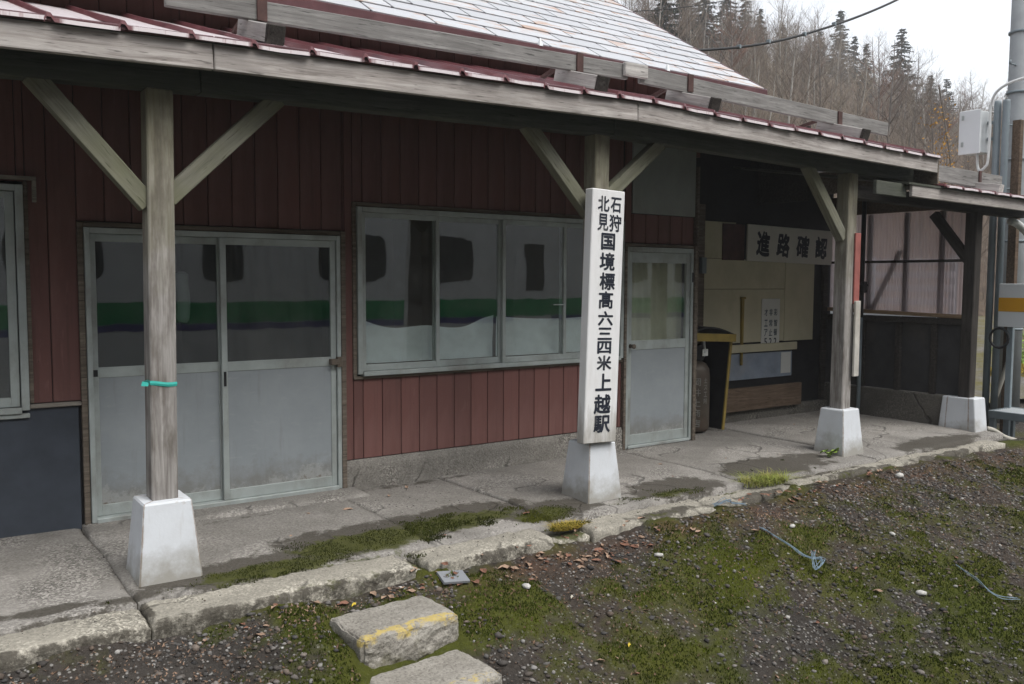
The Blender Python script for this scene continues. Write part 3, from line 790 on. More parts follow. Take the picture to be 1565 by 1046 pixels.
def slab(name, x0, x1, y0, y1, mat, dz=0.0, amp=0.05, thick=0.16, seed=0, step=0.035, rough=0.0):
    g = 0.004
    nxs = max(4, int((x1 - x0) / step)); nys = max(3, int((y1 - y0) / step))
    u = np.linspace(x0 + g, x1 - g, nxs); v = np.linspace(y0 + g, y1 - g, nys)
    U, W = np.meshgrid(u, v)
    PX = U + amp * (fbm(U * 1.7 + 11, W * 2.3, 31 + seed, 4) - 0.5) * 2
    PY = W + amp * (fbm(U * 1.9 - 7, W * 2.1, 57 + seed, 4) - 0.5) * 2
    ex = np.minimum(U - x0 - g, x1 - g - U); ey = np.minimum(W - y0 - g, y1 - g - W)
    e = np.minimum(ex, ey)
    PZ = slab_z(PX, PY) + dz - 0.010 * np.exp(-e / 0.008)
    if rough:
        PZ = PZ + rough * 0.45 * (fbm(PX * 5, PY * 5, 14 + seed, 3) - 0.5) + rough * 0.5 * (fbm(PX * 30, PY * 30, 16 + seed, 3) - 0.5) - rough * 1.3 * np.exp(-e / 0.012) * np.clip(fbm(PX * 16, PY * 16, 15 + seed, 3) * 2.6 - 1.0, 0, 1)
    top = np.stack([PX, PY, PZ], -1).reshape(-1, 3)
    n = len(top)
    ring = np.concatenate([np.arange(nxs), np.arange(1, nys) * nxs + nxs - 1, (nys - 1) * nxs + np.arange(nxs - 2, -1, -1), np.arange(nys - 2, 0, -1) * nxs])
    m = len(ring); k = np.arange(m); k2 = (k + 1) % m
    nr = 6 if rough else 1
    rings = []
    cxy = top[:, :2].mean(0)
    for q in range(1, nr + 1):
        bt = top[ring].copy(); bt[:, 2] -= thick * q / nr
        if rough:
            dd = 0.028 * (fbm(bt[:, 0] * 14, bt[:, 2] * 18, 4 + seed, 4) - 0.42)
            bt[:, 1] += np.where(bt[:, 1] < cxy[1], dd, 0)
        rings.append(bt)
    ii = (np.arange(nys - 1)[:, None] * nxs + np.arange(nxs - 1)[None, :]).ravel()
    Fq = [np.stack([ii, ii + 1, ii + nxs + 1, ii + nxs], -1)]
    prev = ring
    for q in range(nr):
        cur = n + q * m + k
        Fq.append(np.stack([prev[k2], prev[k], cur, cur[k2]], -1)); prev = cur
    c = top.mean(0)
    V = np.concatenate([top] + rings)
    me = np_mesh(name, V - c, np.concatenate(Fq), True)
    mo, di = dirt_slab(V[:, 0], V[:, 1])
    set_attr(me, 'dirt', np.stack([mo, di, mo * 0], -1))
    return link(name, me, mat, platform, Matrix.Translation(Vector(c)))
# threshold strip, paving and waiting-shelter floor
slab('threshold_strip', 0.98, 2.95, -0.30, 0.06, 'slab_concrete', 0.018, 0.02, seed=1)
slab('paving_slab', -2.0, 0.98, -1.62, 0.06, 'slab_concrete', 0.0, 0.03)
slab('paving_slab', 0.98, 2.75, -1.62, -0.30, 'slab_concrete', 0.004, 0.03)
slab('paving_slab', 2.75, 3.72, -1.62, -0.04, 'slab_concrete', -0.004, 0.03)
slab('paving_slab', 3.72, 5.75, -1.62, 0.0, 'slab_concrete', 0.004, 0.03)
slab('paving_slab', 5.75, 7.60, -1.62, 0.72, 'slab_concrete', 0.0, 0.03)
slab('paving_slab', 7.60, 10.05, -1.62, 0.72, 'slab_concrete', 0.006, 0.03)
# kerb stones along the edge
for a, b_, dz, y0, rg in ((-2.0, 0.99, -0.014, KF, 0.026), (0.99, 2.47, 0.0, KF, 0.028), (2.475, 2.56, -0.045, KF + 0.04, 0.03), (2.565, 3.52, -0.008, KF + 0.02, 0.034), (3.53, 3.84, -0.055, KF + 0.06, 0.04), (3.845, 5.05, -0.025, KF + 0.03, 0.034), (5.055, 6.15, -0.035, KF + 0.05, 0.034), (6.155, 7.55, -0.018, KF + 0.10, 0.03), (7.555, 9.60, -0.018, KF + 0.08, 0.03)):
    slab('kerb_stone', a, b_, y0, -1.618, 'kerb_concrete', dz, 0.022, 0.24, seed=3, step=0.014, rough=rg)
# subbase under the joints
box('platform_core', -2.05, 10.1, -1.64, 0.8, -0.5, -0.10, 'plinth', platform)

# moss on the paving
N = 60000
px = nrg.uniform(0.8, 6.8, N); py = nrg.uniform(-1.80, -0.95, N)
mo, di = dirt_slab(px, py)
k = (mo + (fbm(px * 7, py * 9, 91, 4) - 0.5) * 1.9 + nrg.uniform(-0.3, 0.1, N)) > 0.62
px, py = px[k], py[k]
h = nrg.uniform(0.004, 0.011, len(px)); w = nrg.uniform(0.003, 0.006, len(px))
tag(link('paving_moss', shoots(px, py, slab_z(px, py) + 0.004, h, w, 'paving_moss'), 'moss_dark'), 'dark green moss band on the paving along the kerb', 'moss', kind='stuff')

# loose grit on the slab
N = 3500
px = nrg.uniform(0.0, 9.5, N); py = nrg.uniform(-1.85, -0.1, N)
r = 0.002 + 0.004 * nrg.uniform(0, 1, N) ** 3
tag(link('paving_grit', stones(px, py, slab_z(px, py) + r * 0.2 - 0.004, r, nrg.beta(1.5, 1.8, N) * 0.8, 'paving_grit'), 'pebble'), 'fine loose grit scattered on the platform paving', 'grit', kind='stuff')

# ------------------------------------------------------------------ station building
bld = thing('station_building', 'old red-brown station building with timber canopy and white metal roof', 'building', (4.0, 1.5, 0))

# wall of vertical steel panels round the openings
GX, GD = 3.0388, 0.16938
OPEN = [(-1.12, 0.715, 0.775, 2.235), (-2.1, 1.0, -0.1, 0.825), (1.0, 2.885, -0.1, 2.005), (2.955, 5.81, 0.855, 2.235), (2.87, 5.80, -0.1, 0.205),
        (5.79, 6.80, -0.1, 2.0), (5.90, 6.80, 2.285, 2.98)]
wall = MB()
for x0, x1, z0, z1 in ((-2.0, 6.78, 2.24, 3.66), (-2.0, -1.12, -0.1, 2.24), (-1.12, 0.715, -0.1, 0.77), (0.715, 1.05, -0.1, 2.24), (1.05, 2.83, 1.96, 2.24), (2.83, 3.0, -0.1, 2.24), (3.0, 5.77, -0.1, 0.89), (5.77, 5.83, -0.1, 2.24), (5.83, 6.745, 1.96, 2.24), (6.745, 6.78, -0.1, 2.24)):
    wall.box(x0, x1, 0.012, 0.12, z0, z1, 0.001)
wall = wall.build('wall', 'black_trim', bld)
cuts = sorted(set([o[0] for o in OPEN] + [o[1] for o in OPEN] + [-2.0, 6.78]))
k0 = int(math.floor((-2.0 - GX) / GD))
for k in range(k0, 30):
    a, b_ = GX + k * GD, GX + (k + 1) * GD
    seg = [a] + [c for c in cuts if a + 0.012 < c < b_ - 0.012] + [b_]
    for s0, s1 in zip(seg[:-1], seg[1:]):
        s0, s1 = max(s0, -2.0), min(s1, 6.78)
        if s1 - s0 < 0.015: continue
        mid = (s0 + s1) / 2
        zs = [(-0.05, 3.62)]
        for o in OPEN:
            if o[0] - 0.004 <= mid <= o[1] + 0.004:
                nz_ = []
                for z0, z1 in zs:
                    if o[3] <= z0 or o[2] >= z1: nz_.append((z0, z1)); continue
                    if o[2] > z0: nz_.append((z0, o[2]))
                    if o[3] < z1: nz_.append((o[3], z1))
                zs = nz_
        for z0, z1 in zs:
            if z1 - z0 > 0.02:
                box('siding_panel', s0 + 0.0025, s1 - 0.0025, -0.010 - 0.0015 * rng.random(), 0.010, z0 + 0.002, z1 - 0.002, 'red_siding', wall, 0.004)
# foundation, dado
fb = MB()
nfx, nfz = 90, 9
u = np.linspace(2.885, 5.79, nfx); w_ = np.linspace(-0.08, 0.205, nfz)
U, W = np.meshgrid(u, w_)
PYf = -0.035 - 0.025 * (fbm(U * 6, W * 9, 66, 4) - 0.4) + 0.02 * sstep(0.19, 0.205, W)
Vf = np.stack([U, PYf, W], -1).reshape(-1, 3)
ii = (np.arange(nfz - 1)[:, None] * nfx + np.arange(nfx - 1)[None, :]).ravel()
Ff = np.stack([ii, ii + 1, ii + nfx + 1, ii + nfx], -1)
fb.add([tuple(p) for p in Vf], Ff.tolist())
fb.box(2.885, 5.79, 0.0, 0.011, -0.08, 0.203)
fb.build('foundation', 'foundation', bld, smooth=True)
dado = box('dado_panel', -2.0, 0.985, -0.018, 0.010, -0.04, 0.795, 'blue_panel', bld)
box('dado_trim', 0.70, 1.0, -0.040, 0.010, 0.797, 0.823, 'weathered_wood', bld)
box('dado_trim', -2.0, 0.70, -0.040, 0.010, 0.740, 0.770, 'aluminium', bld)
box('grey_wall_board', 5.905, 6.775, -0.020, 0.010, 2.29, 2.975, 'grey_board', bld)

# room behind the glass
room = MB()
room.box(-2.0, 6.78, 0.13, 4.6, -0.12, -0.02, 0.001).box(-2.0, 6.78, 0.13, 4.6, 2.75, 2.80, 0.001).box(-2.0, 6.78, 4.6, 4.65, -0.12, 2.80, 0.001)
room.box(-2.05, -2.0, 0.0, 4.65, -0.12, 3.6, 0.001).box(6.78, 6.83, 0.13, 4.65, -0.12, 3.66, 0.001).box(2.86, 2.92, 0.13, 4.6, -0.02, 2.75, 0.001).box(5.72, 5.78, 0.13, 4.6, -0.02, 2.75, 0.001)
room.build('interior_wall', 'interior', bld)
# inside ledge seen through the wide window
box('inner_sill', 3.0, 5.76, 0.06, 0.22, 0.90, 0.945, 'brown_wood', bld)

def sash(name, x0, x1, z0, z1, y, parent, st=0.032, rail_b=0.05, rail_t=0.04, mat_glass='window_glass', depth=0.026, midrail=None, panel=None):
    fr = MB()
    fr.box(x0, x0 + st, y - depth / 2, y + depth / 2, z0, z1, 0.002).box(x1 - st, x1, y - depth / 2, y + depth / 2, z0, z1, 0.002)
    fr.box(x0 + st, x1 - st, y - depth / 2 + 0.002, y + depth / 2 - 0.002, z0, z0 + rail_b, 0.002).box(x0 + st, x1 - st, y - depth / 2 + 0.002, y + depth / 2 - 0.002, z1 - rail_t, z1, 0.002)
    if midrail: fr.box(x0 + st, x1 - st, y - depth / 2 + 0.002, y + depth / 2 - 0.002, midrail[0], midrail[1], 0.002)
    f = fr.build(name, 'aluminium', parent)
    gz0 = midrail[1] if midrail else z0 + rail_b
    box('pane', x0 + st - 0.004, x1 - st + 0.004, y - 0.0025, y + 0.0025, gz0 - 0.004, z1 - rail_t + 0.004, mat_glass, f, 0.0005)
    if panel: box('lower_panel', x0 + st - 0.003, x1 - st + 0.003, y - 0.008, y + 0.008, z0 + rail_b - 0.003, midrail[0] + 0.003, panel, f, 0.002)
    return f

# wide window, four sashes
wf = MB()
wf.box(2.985, 3.025, -0.045, 0.06, 0.885, 2.20, 0.003).box(5.745, 5.785, -0.045, 0.06, 0.885, 2.20, 0.003).box(3.025, 5.745, -0.045, 0.06, 2.160, 2.20, 0.003).box(3.025, 5.745, -0.060, 0.06, 0.870, 0.905, 0.003)
wf = wf.build('window_frame', 'aluminium', bld)
cs = MB()
cs.box(2.95, 2.983, -0.025, 0.010, 0.86, 2.235, 0.003).box(2.983, 5.79, -0.030, 0.010, 2.203, 2.235, 0.003).box(2.95, 5.79, -0.032, 0.010, 0.845, 0.868, 0.003)
cs.build('window_casing', 'casing_wood', bld)
for i, (a, b_) in enumerate(((3.03, 3.735), (3.695, 4.385), (4.375, 5.085), (5.045, 5.74))):
    s = sash('window_sash', a, b_, 0.908, 2.158, -0.012 if i in (0, 2) else 0.024, bld)
    if i == 2:
        mb = MB(); mb.box(4.93, 5.06, -0.040, -0.026, 1.405, 1.418, 0.002); mb.build('latch', 'aluminium', s)
# left window
lf = MB()
lf.box(0.655, 0.70, -0.045, 0.06, 0.79, 2.215, 0.003).box(-1.10, 0.655, -0.045, 0.06, 2.175, 2.215, 0.003).box(-1.10, 0.655, -0.055, 0.06, 0.772, 0.81, 0.003).box(-1.10, -1.06, -0.045, 0.06, 0.81, 2.175, 0.003)
lf.build('window_frame', 'aluminium', bld)
sash('window_sash', -0.25, 0.648, 0.815, 2.17, -0.012, bld, 0.05, 0.06)
sash('window_sash', -1.055, -0.21, 0.815, 2.17, 0.024, bld, 0.05, 0.06)
lh = MB()
lh.box(-1.2, 0.775, -0.05, 0.010, 2.245, 2.268, 0.002).box(0.753, 0.775, -0.048, 0.010, 2.11, 2.245, 0.002)
lh.build('window_hood', 'weathered_wood', bld)
box('window_casing', 0.702, 0.728, -0.025, 0.010, 0.83, 2.24, 'casing_wood', bld)

# double sliding door
dc = MB()
dc.box(1.003, 1.040, -0.030, 0.011, -0.03, 2.0, 0.003).box(2.842, 2.880, -0.050, 0.011, -0.03, 2.0, 0.003).box(1.040, 2.842, -0.034, 0.011, 1.968, 2.0, 0.003)
dc.build('door_casing', 'casing_wood', bld)
df_ = MB()
df_.box(1.043, 1.075, -0.045, 0.08, 0.0, 1.965, 0.003).box(2.808, 2.840, -0.045, 0.08, 0.0, 1.965, 0.003).box(1.075, 2.808, -0.045, 0.08, 1.928, 1.965, 0.003).box(1.075, 2.808, -0.055, 0.08, -0.005, 0.026, 0.003)
df_.build('door_frame', 'aluminium', bld)
d1 = sash('sliding_door', 1.078, 1.955, 0.028, 1.926, 0.032, bld, 0.04, 0.075, 0.05, 'door_glass', 0.03, (0.965, 1.035), 'door_panel')
d2 = sash('sliding_door', 1.925, 2.805, 0.028, 1.926, -0.010, bld, 0.042, 0.075, 0.05, 'door_glass', 0.03, (0.965, 1.035), 'door_panel')
box('handle', 1.937, 1.955, -0.030, -0.024, 0.86, 0.965, 'black_trim', d2, 0.001)
box('handle', 1.082, 1.112, 0.012, 0.018, 0.975, 1.02, 'black_trim', d1, 0.001)
lk = MB(); lk.box(2.745, 2.815, -0.075, -0.025, 0.975, 1.02, 0.004).box(2.800, 2.842, -0.066, -0.03, 0.955, 1.035, 0.004)
lk.build('hasp', 'casing_wood', d2)

# single door at the shelter end
sc = MB()
sc.box(6.748, 6.782, -0.06, 0.011, -0.03, 1.995, 0.003).box(5.80, 6.748, -0.035, 0.011, 1.968, 1.995, 0.003).box(5.79, 5.822, -0.05, 0.011, -0.03, 1.967, 0.003)
sc.build('door_casing', 'casing_wood', bld)
sf = MB()
sf.box(5.824, 5.855, -0.04, 0.06, -0.012, 1.963, 0.003).box(6.715, 6.746, -0.04, 0.06, -0.012, 1.963, 0.003).box(5.855, 6.715, -0.04, 0.06, 1.915, 1.963, 0.003).box(5.855, 6.715, -0.05, 0.06, -0.014, 0.012, 0.003)
sf.build('door_frame', 'aluminium', bld)
d3 = sash('hinged_door', 5.858, 6.712, 0.015, 1.912, -0.004, bld, 0.05, 0.10, 0.10, 'window_glass', 0.034, (0.955, 1.045), 'door_panel')
kb = MB(); kb.tube([(5.895, -0.02, 0.995), (5.895, -0.05, 0.995), (5.895, -0.058, 0.995), (5.895, -0.078, 0.995), (5.895, -0.083, 0.995)], [0.022, 0.010, 0.022, 0.024, 0.012], 12)
kb.build('knob', 'casing_wood', d3, smooth=True)
box('hinge', 6.722, 6.735, -0.048, -0.040, 1.62, 1.72, 'black_trim', d3, 0.001)

# canopy ---------------------------------------------------------------
EX = [-2.0, 1.443, 4.503, 8.575]
EZ = [2.62, 2.735, 2.794, 2.719]           # underside of the fascia: the eave has settled unevenly
def ez(x): return float(np.interp(x, EX, EZ))
EY = -1.55
SL = 0.30
canopy = MB()
# roof deck under the sheets (one closed slab following the eave)
Vd, Fd = [], []
for x in EX:
    z = ez(x) + 0.158
    for y in (EY - 0.018, 0.0):
        for dz in (-0.018, 0.0):
            Vd.append((x, y, z + (y - EY) * SL + dz))
for i in range(3):
    a = i * 4; b_ = a + 4
    for p, q, r_, s_ in ((1, 3, 3, 1), (0, 2, 2, 0), (0, 1, 1, 0), (2, 3, 3, 2)):
        Fd.append([a + p, a + q, b_ + r_, b_ + s_])
Fd += [[0, 1, 3, 2], [12, 14, 15, 13]]
canopy.add(Vd, Fd)
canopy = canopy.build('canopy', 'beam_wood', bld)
for i in range(3):
    x0, x1 = EX[i] + 0.003, EX[i + 1] - 0.003
    beam('fascia_board', (x0, EY - 0.0, EZ[i] + 0.072), (x1, EY - 0.0, EZ[i + 1] + 0.072), 0.035, 0.144, 'fascia_wood', canopy)
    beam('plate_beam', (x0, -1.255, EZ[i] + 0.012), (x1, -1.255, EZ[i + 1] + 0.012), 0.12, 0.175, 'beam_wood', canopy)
    beam('drip_edge', (x0 - 0.006, EY - 0.030, EZ[i] + 0.155), (x1 + 0.006, EY - 0.030, EZ[i + 1] + 0.155), 0.018, 0.034, 'red_edge', canopy, 0.008)
xr = -1.7
while xr < 8.5:
    z = ez(xr) + 0.085
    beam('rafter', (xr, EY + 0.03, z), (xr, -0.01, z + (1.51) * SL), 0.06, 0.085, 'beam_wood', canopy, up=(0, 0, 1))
    xr += 0.61
# red roof sheets with a lap seam
sx0 = -2.0; i = 0
while sx0 < 8.55:
    sw = 0.33
    sx1 = min(sx0 + sw, 8.60)
    mb = MB()
    pts = []
    for q in range(5):
        y = EY - 0.048 + q / 4 * (1.575)
        pts.append(y)
    prof = [(0.0, 0.0), (0.012, 0.030), (0.030, 0.030), (0.045, 0.006), (0.45, 0.012 + 0.004 * rng.random()), (0.97, 0.004), (1.0, 0.004)]
    j1, j2 = rng.uniform(-0.006, 0.010), rng.uniform(-0.006, 0.006)
    Vs = []
    for q, y in enumerate(pts):
        for (s, hh) in prof:
            x = sx0 + s * (sx1 - sx0 + 0.01) if s > 0.2 else sx0 + s
            sag = -0.012 * (1 - abs(2 * s - 1)) if q == 0 else 0
            z = ez(min(x, 8.575)) + 0.166 + (y - EY) * SL + hh + (j1 if q == 0 else j2 * (q == 1)) + sag
            Vs.append((x, y + (rng.uniform(-0.006, 0.006) if q == 0 else 0), z))
    n = len(prof); Fs = []
    for q in range(4):
        for k in range(n - 1):
            Fs.append([q * n + k, q * n + k + 1, (q + 1) * n + k + 1, (q + 1) * n + k])
    top = len(Vs)
    # turned-down lip at the eave
    for k in range(n):
        p = Vs[k]; Vs.append((p[0], p[1] - 0.002, p[2] - 0.020 - hh * 0))
    for k in range(n - 1): Fs.append([top + k, top + k + 1, k + 1, k])
    mb.add(Vs, Fs)
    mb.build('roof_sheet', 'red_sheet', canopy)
    sx0 += sw; i += 1

# posts with pedestals and braces
def pedestal(x, y, z0, h, wb, wt, parent, db=None, dt=None, name='pedestal'):
    db = db or wb; dt = dt or wt
    V, Fc = chbox(2, 2, 2, 0.05)
    mb = MB()
    P = []
    for p in V:
        s = (p[2] + 1) / 2
        P.append((x + p[0] * (wb * (1 - s) + wt * s) / 2, y + p[1] * (db * (1 - s) + dt * s) / 2, z0 + s * h))
    mb.add(P, Fc)
    o = mb.build(name, 'white_pedestal', parent)
    return o
posts = []
for x, zc in ((1.205, 0), (4.36, 0), (7.52, 0)):
    zt = ez(x) - 0.074
    p = beam('canopy_post', (x, -1.255, 0.400), (x + 0.02, -1.255, zt), 0.14, 0.14, 'post_wood', bld, 0.008, up=(1, 0, 0))
    pedestal(x, -1.255, -0.045, 0.452, 0.34, 0.256, p)
    posts.append(p)
def brace(p0, p1, post): beam('brace', p0, p1, 0.085, 0.10, 'brace_wood', post, 0.004, up=(0, 0, 1))
brace((0.62, -1.255, 2.655), (1.165, -1.255, 2.03), posts[0])
brace((1.90, -1.255, 2.69), (1.265, -1.255, 2.07), posts[0])
brace((3.72, -1.255, 2.735), (4.31, -1.255, 2.13), posts[1])
brace((5.03, -1.255, 2.72), (4.43, -1.255, 2.24), posts[1])
brace((6.90, -1.255, 2.70), (7.47, -1.255, 2.05), posts[2])
box('side_board', 7.565, 7.650, -1.346, -1.328, 1.42, 2.10, 'faded_red', posts[2])
box('side_board', 7.560, 7.640, -1.372, -1.348, 0.72, 1.45, 'pale_board', posts[2])

# snow guard along the canopy: rail boards on timber blocks
def gz(x): return float(np.interp(x, [1.29, 2.33, 4.44, 5.15, 8.25], [3.127, 3.159, 3.183, 3.190, 3.088]))
sg = beam('snow_guard', (1.29, -1.20, gz(1.29) + 0.058), (4.72, -1.20, gz(4.72) + 0.058), 0.035, 0.117, 'guard_wood', bld)
beam('guard_rail', (4.66, -1.237, gz(4.66) + 0.07), (4.90, -1.237, gz(4.9) + 0.07), 0.035, 0.10, 'block_wood', sg)
beam('guard_rail', (4.85, -1.20, gz(4.85) + 0.055), (8.25, -1.20, gz(8.25) + 0.075), 0.035, 0.13, 'guard_wood', sg)
for x in (1.80, 4.20, 5.37, 7.40):
    z = ez(x) + 0.20
    wx = 0.10
    y0, y1 = -1.50, -1.02
    za, zb = z + (y0 - EY) * SL + 0.035, z + (y1 - EY) * SL + 0.035
    bl = beam('guard_block', (x, y0, za), (x, y1, zb), wx, 0.10, 'block_wood', sg)
    beam('block_end', (x, y0 - 0.001, za), (x, y0 - 0.03, za - 0.010), wx + 0.006, 0.106, 'dark_wood', sg)
    # upright strap and strut
    beam('guard_strap', (x + 0.03, -1.226, gz(x) - 0.01), (x + 0.03, -1.226, gz(x) + 0.13), 0.06, 0.016, 'rust_iron', sg, 0.002, up=(0, 1, 0))
    beam('guard_stay', (x + 0.0, -1.16, gz(x) + 0.10), (x + 0.0, -0.80, ez(x) + 0.19 + 0.75 * SL), 0.03, 0.03, 'rust_iron', sg, 0.003)

# main roof: white plates in staggered courses
ME, MZ, MS = -0.30, 3.62, 0.63
ang = math.atan(MS)
RX1 = 7.47
ridge_y = 3.45
mr = MB()
def roofz(y): return MZ + (y - ME) * MS
Vr = []
for x in (-2.2, RX1):
    for y, z in ((ME, MZ), (ridge_y, roofz(ridge_y)), (2 * ridge_y - ME, MZ)):
        Vr += [(x, y, z - 0.02), (x, y, z - 0.08)]
Fr = [[0, 6, 8, 2], [2, 8, 10, 4], [1, 3, 9, 7], [3, 5, 11, 9], [0, 1, 7, 6], [4, 10, 11, 5], [0, 2, 3, 1], [2, 4, 5, 3], [6, 7, 9, 8], [8, 9, 11, 10]]
mr.add(Vr, Fr)
mroof = mr.build('main_roof', 'red_edge', bld)
box('eave_trim', -2.2, RX1 + 0.01, ME - 0.03, ME - 0.002, MZ - 0.10, MZ - 0.012, 'red_edge', mroof, 0.006)
beam('rake_trim', (RX1 + 0.014, ME, MZ - 0.045), (RX1 + 0.014, ridge_y, roofz(ridge_y) - 0.045), 0.024, 0.08, 'red_edge', mroof, 0.006)
CW, CH = 0.56, 0.235
cosr, sinr = math.cos(ang), math.sin(ang)
rowm = Matrix(((1, 0, 0), (0, cosr, -sinr), (0, sinr, cosr))).to_4x4()
for row in range(16):
    s = row * CH
    x0 = 1.1 + (0.5 * CW if row % 2 else 0.0) - 0.0
    x = RX1 - (0.5 * CW if row % 2 else 0.0)
    first = True
    edges = [RX1]
    while x > 1.0:
        if x < RX1 - 0.01: edges.append(x)
        x -= CW
    for b_, a in zip(edges[:-1], edges[1:]):
        w = b_ - a - 0.022
        me = boxmesh(w, CH - 0.010, 0.012, 'roof_plate', 0.003)
        yc = ME + (s + CH / 2) * cosr; zc = MZ + (s + CH / 2) * sinr
        tilt = Matrix.Rotation(R(-2.2 + rng.uniform(-0.4, 0.4)), 4, 'X')
        link('roof_plate', me, None, mroof, Matrix.Translation(((a + b_) / 2, yc, zc - 0.006)) @ rowm @ tilt)
for x in (4.55, 6.05):
    mb = MB(); mb.tube([(x, ME - 0.01, MZ - 0.02), (x, ME - 0.01, MZ + 0.05)], [0.03, 0.006], 6); mb.build('snow_stop', 'cabinet_white', mroof)
# left part of the roof beyond the frame, back slope: plain plates in long courses
for row in range(16):
    yc = ME + (row * CH + CH / 2) * cosr; zc = MZ + (row * CH + CH / 2) * sinr
    xe = 1.0
    link('roof_plate', boxmesh(2.9, CH + 0.012, 0.010, 'roof_plate', 0.003), None, mroof, Matrix.Translation((-0.66, yc, zc - 0.006)) @ rowm @ Matrix.Rotation(R(-1.4), 4, 'X'))
# gable end above the shelter
gb = MB()
gb.add([(6.85, 0.0, 2.9), (6.85, 6.9, 2.9), (6.85, 6.9, 3.5), (6.85, 3.45, roofz(3.45) - 0.1), (6.85, 0.0, 3.5), (6.80, 0.0, 2.9), (6.80, 6.9, 2.9), (6.80, 6.9, 3.5), (6.80, 3.45, roofz(3.45) - 0.1), (6.80, 0.0, 3.5)],
       [[0, 1, 2, 3, 4], [9, 8, 7, 6, 5], [0, 5, 6, 1], [0, 4, 9, 5]])
gb.build('gable_wall', 'red_siding', bld)

# roof over the recessed shelter, carrying on the canopy slope
sr_ = MB(); Vd = []
for x in (6.86, 8.575):
    z = ez(x) + 0.158
    for y in (0.004, 0.80):
        for dz in (-0.018, 0.0): Vd.append((x, y, z + (y - EY) * SL + dz))
sr_.add(Vd, [[1, 3, 7, 5], [0, 4, 6, 2], [0, 1, 5, 4], [2, 6, 7, 3], [0, 2, 3, 1], [4, 5, 7, 6]])
sr_.build('shelter_roof', 'dark_wood', bld)
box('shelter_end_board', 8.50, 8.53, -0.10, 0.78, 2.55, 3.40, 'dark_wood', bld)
# open waiting shelter at the right end ---------------------------------
EWX, BWY = 9.90, 0.60
box('corner_post', 6.785, 6.812, -0.045, 0.10, -0.03, 2.80, 'casing_wood', bld)
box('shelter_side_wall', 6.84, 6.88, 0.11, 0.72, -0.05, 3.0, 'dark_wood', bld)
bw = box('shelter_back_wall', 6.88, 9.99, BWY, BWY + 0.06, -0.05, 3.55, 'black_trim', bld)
box('upright', 7.44, 7.55, BWY - 0.05, BWY - 0.002, -0.02, 2.50, 'casing_wood', bw)
box('upright', 9.77, 9.86, BWY - 0.045, BWY - 0.002, -0.02, 1.9, 'dark_wood', bw)
# cream boards
for (x0, x1, z0, z1) in ((7.56, 9.02, 1.545, 1.893), (7.56, 9.02, 0.905, 1.541), (9.025, 9.60, 0.90, 1.893), (7.56, 8.10, 1.897, 2.318)):
    box('cream_board', x0, x1, BWY - 0.022, BWY - 0.002, z0, z1, 'cream_board', bw, 0.003)
box('cream_ledge', 7.62, 9.25, BWY - 0.055, BWY - 0.024, 0.79, 0.885, 'cream_board', bw)
box('dark_board', 7.86, 8.24, BWY - 0.036, BWY - 0.024, 1.88, 2.30, 'rust_iron', bw)
box('lower_board', 7.62, 9.20, BWY - 0.018, BWY - 0.002, 0.46, 0.775, 'blue_grey_board', bw)
box('lower_board', 8.98, 9.17, BWY - 0.024, BWY - 0.019, 0.50, 0.76, 'paper', bw)
bn = MB(); bn.box(7.30, 9.22, 0.44, 0.498, 0.115, 0.385, 0.004)
bn.build('base_board', 'brown_wood', bw)
box('base_plinth', 6.90, 9.85, 0.50, 0.598, -0.06, 0.115, 'plinth', bw)
# end wall
ew = box('end_wall_plinth', EWX - 0.06, EWX + 0.08, -1.12, BWY + 0.02, -0.08, 0.33, 'plinth', bld, 0.01)
yb = [BWY, 0.06, -0.42, -0.86, -1.18]
for y1, y0 in zip(yb[:-1], yb[1:]):
    box('plywood_panel', EWX + 0.02, EWX + 0.035, y0 + 0.004, y1 - 0.004, 0.335, 1.225, 'plywood_dark', ew)
for y in (-0.42, -0.86, 0.06):
    box('stud', EWX - 0.03, EWX + 0.018, y - 0.035, y + 0.035, 0.335, 1.15, 'dark_wood', ew)
    box('stud', EWX + 0.072, EWX + 0.11, y - 0.03, y + 0.03, 1.25, 2.46, 'dark_wood', ew)
beam('dado_rail', (EWX - 0.01, BWY, 1.285), (EWX - 0.01, -1.19, 1.245), 0.06, 0.045, 'tan_wood', ew)
box('cross_beam', EWX - 0.035, EWX + 0.018, -1.19, BWY, 1.152, 1.218, 'dark_wood', ew)
box('cross_rail', EWX - 0.02, EWX + 0.03, -1.19, BWY, 1.865, 1.895, 'dark_wood', ew)
box('top_rail', EWX - 0.04, EWX + 0.06, -1.19, BWY, 2.47, 2.70, 'brown_wood', ew)
beam('diagonal_brace', (EWX + 0.105, 0.02, 1.28), (EWX + 0.105, -0.34, 2.02), 0.025, 0.06, 'casing_wood', ew)
# corrugated plastic
ncor = 34
for y1, y0 in ((BWY - 0.01, -0.30), (-0.30, -1.185)):
    n = int((y1 - y0) / 0.0042)
    yv = np.linspace(y1, y0, n)
    xo = EWX + 0.052 + 0.013 * np.sin(yv * 2 * np.pi / 0.042) + (0.002 if y1 < 0 else 0)
    V = np.concatenate([np.stack([xo, yv, np.full(n, 1.262)], -1), np.stack([xo, yv, np.full(n, 2.475)], -1)])
    k = np.arange(n - 1)
    me = np_mesh('corrugated_sheet', V - V.mean(0), np.stack([k, k + 1, k + 1 + n, k + n], -1), True)
    link('corrugated_sheet', me, 'pink_plastic', ew, Matrix.Translation(Vector(V.mean(0))))
p4 = beam('canopy_post', (EWX, -1.255, 0.30), (EWX + 0.02, -1.255, 2.42), 0.13, 0.13, 'dark_wood', bld, 0.008, up=(1, 0, 0))
pedestal(EWX + 0.02, -1.215, -0.09, 0.43, 0.27, 0.24, p4, 0.44, 0.36)
beam('brace', (EWX, -0.80, 2.42), (EWX, -1.22, 1.88), 0.08, 0.10, 'dark_wood', p4)
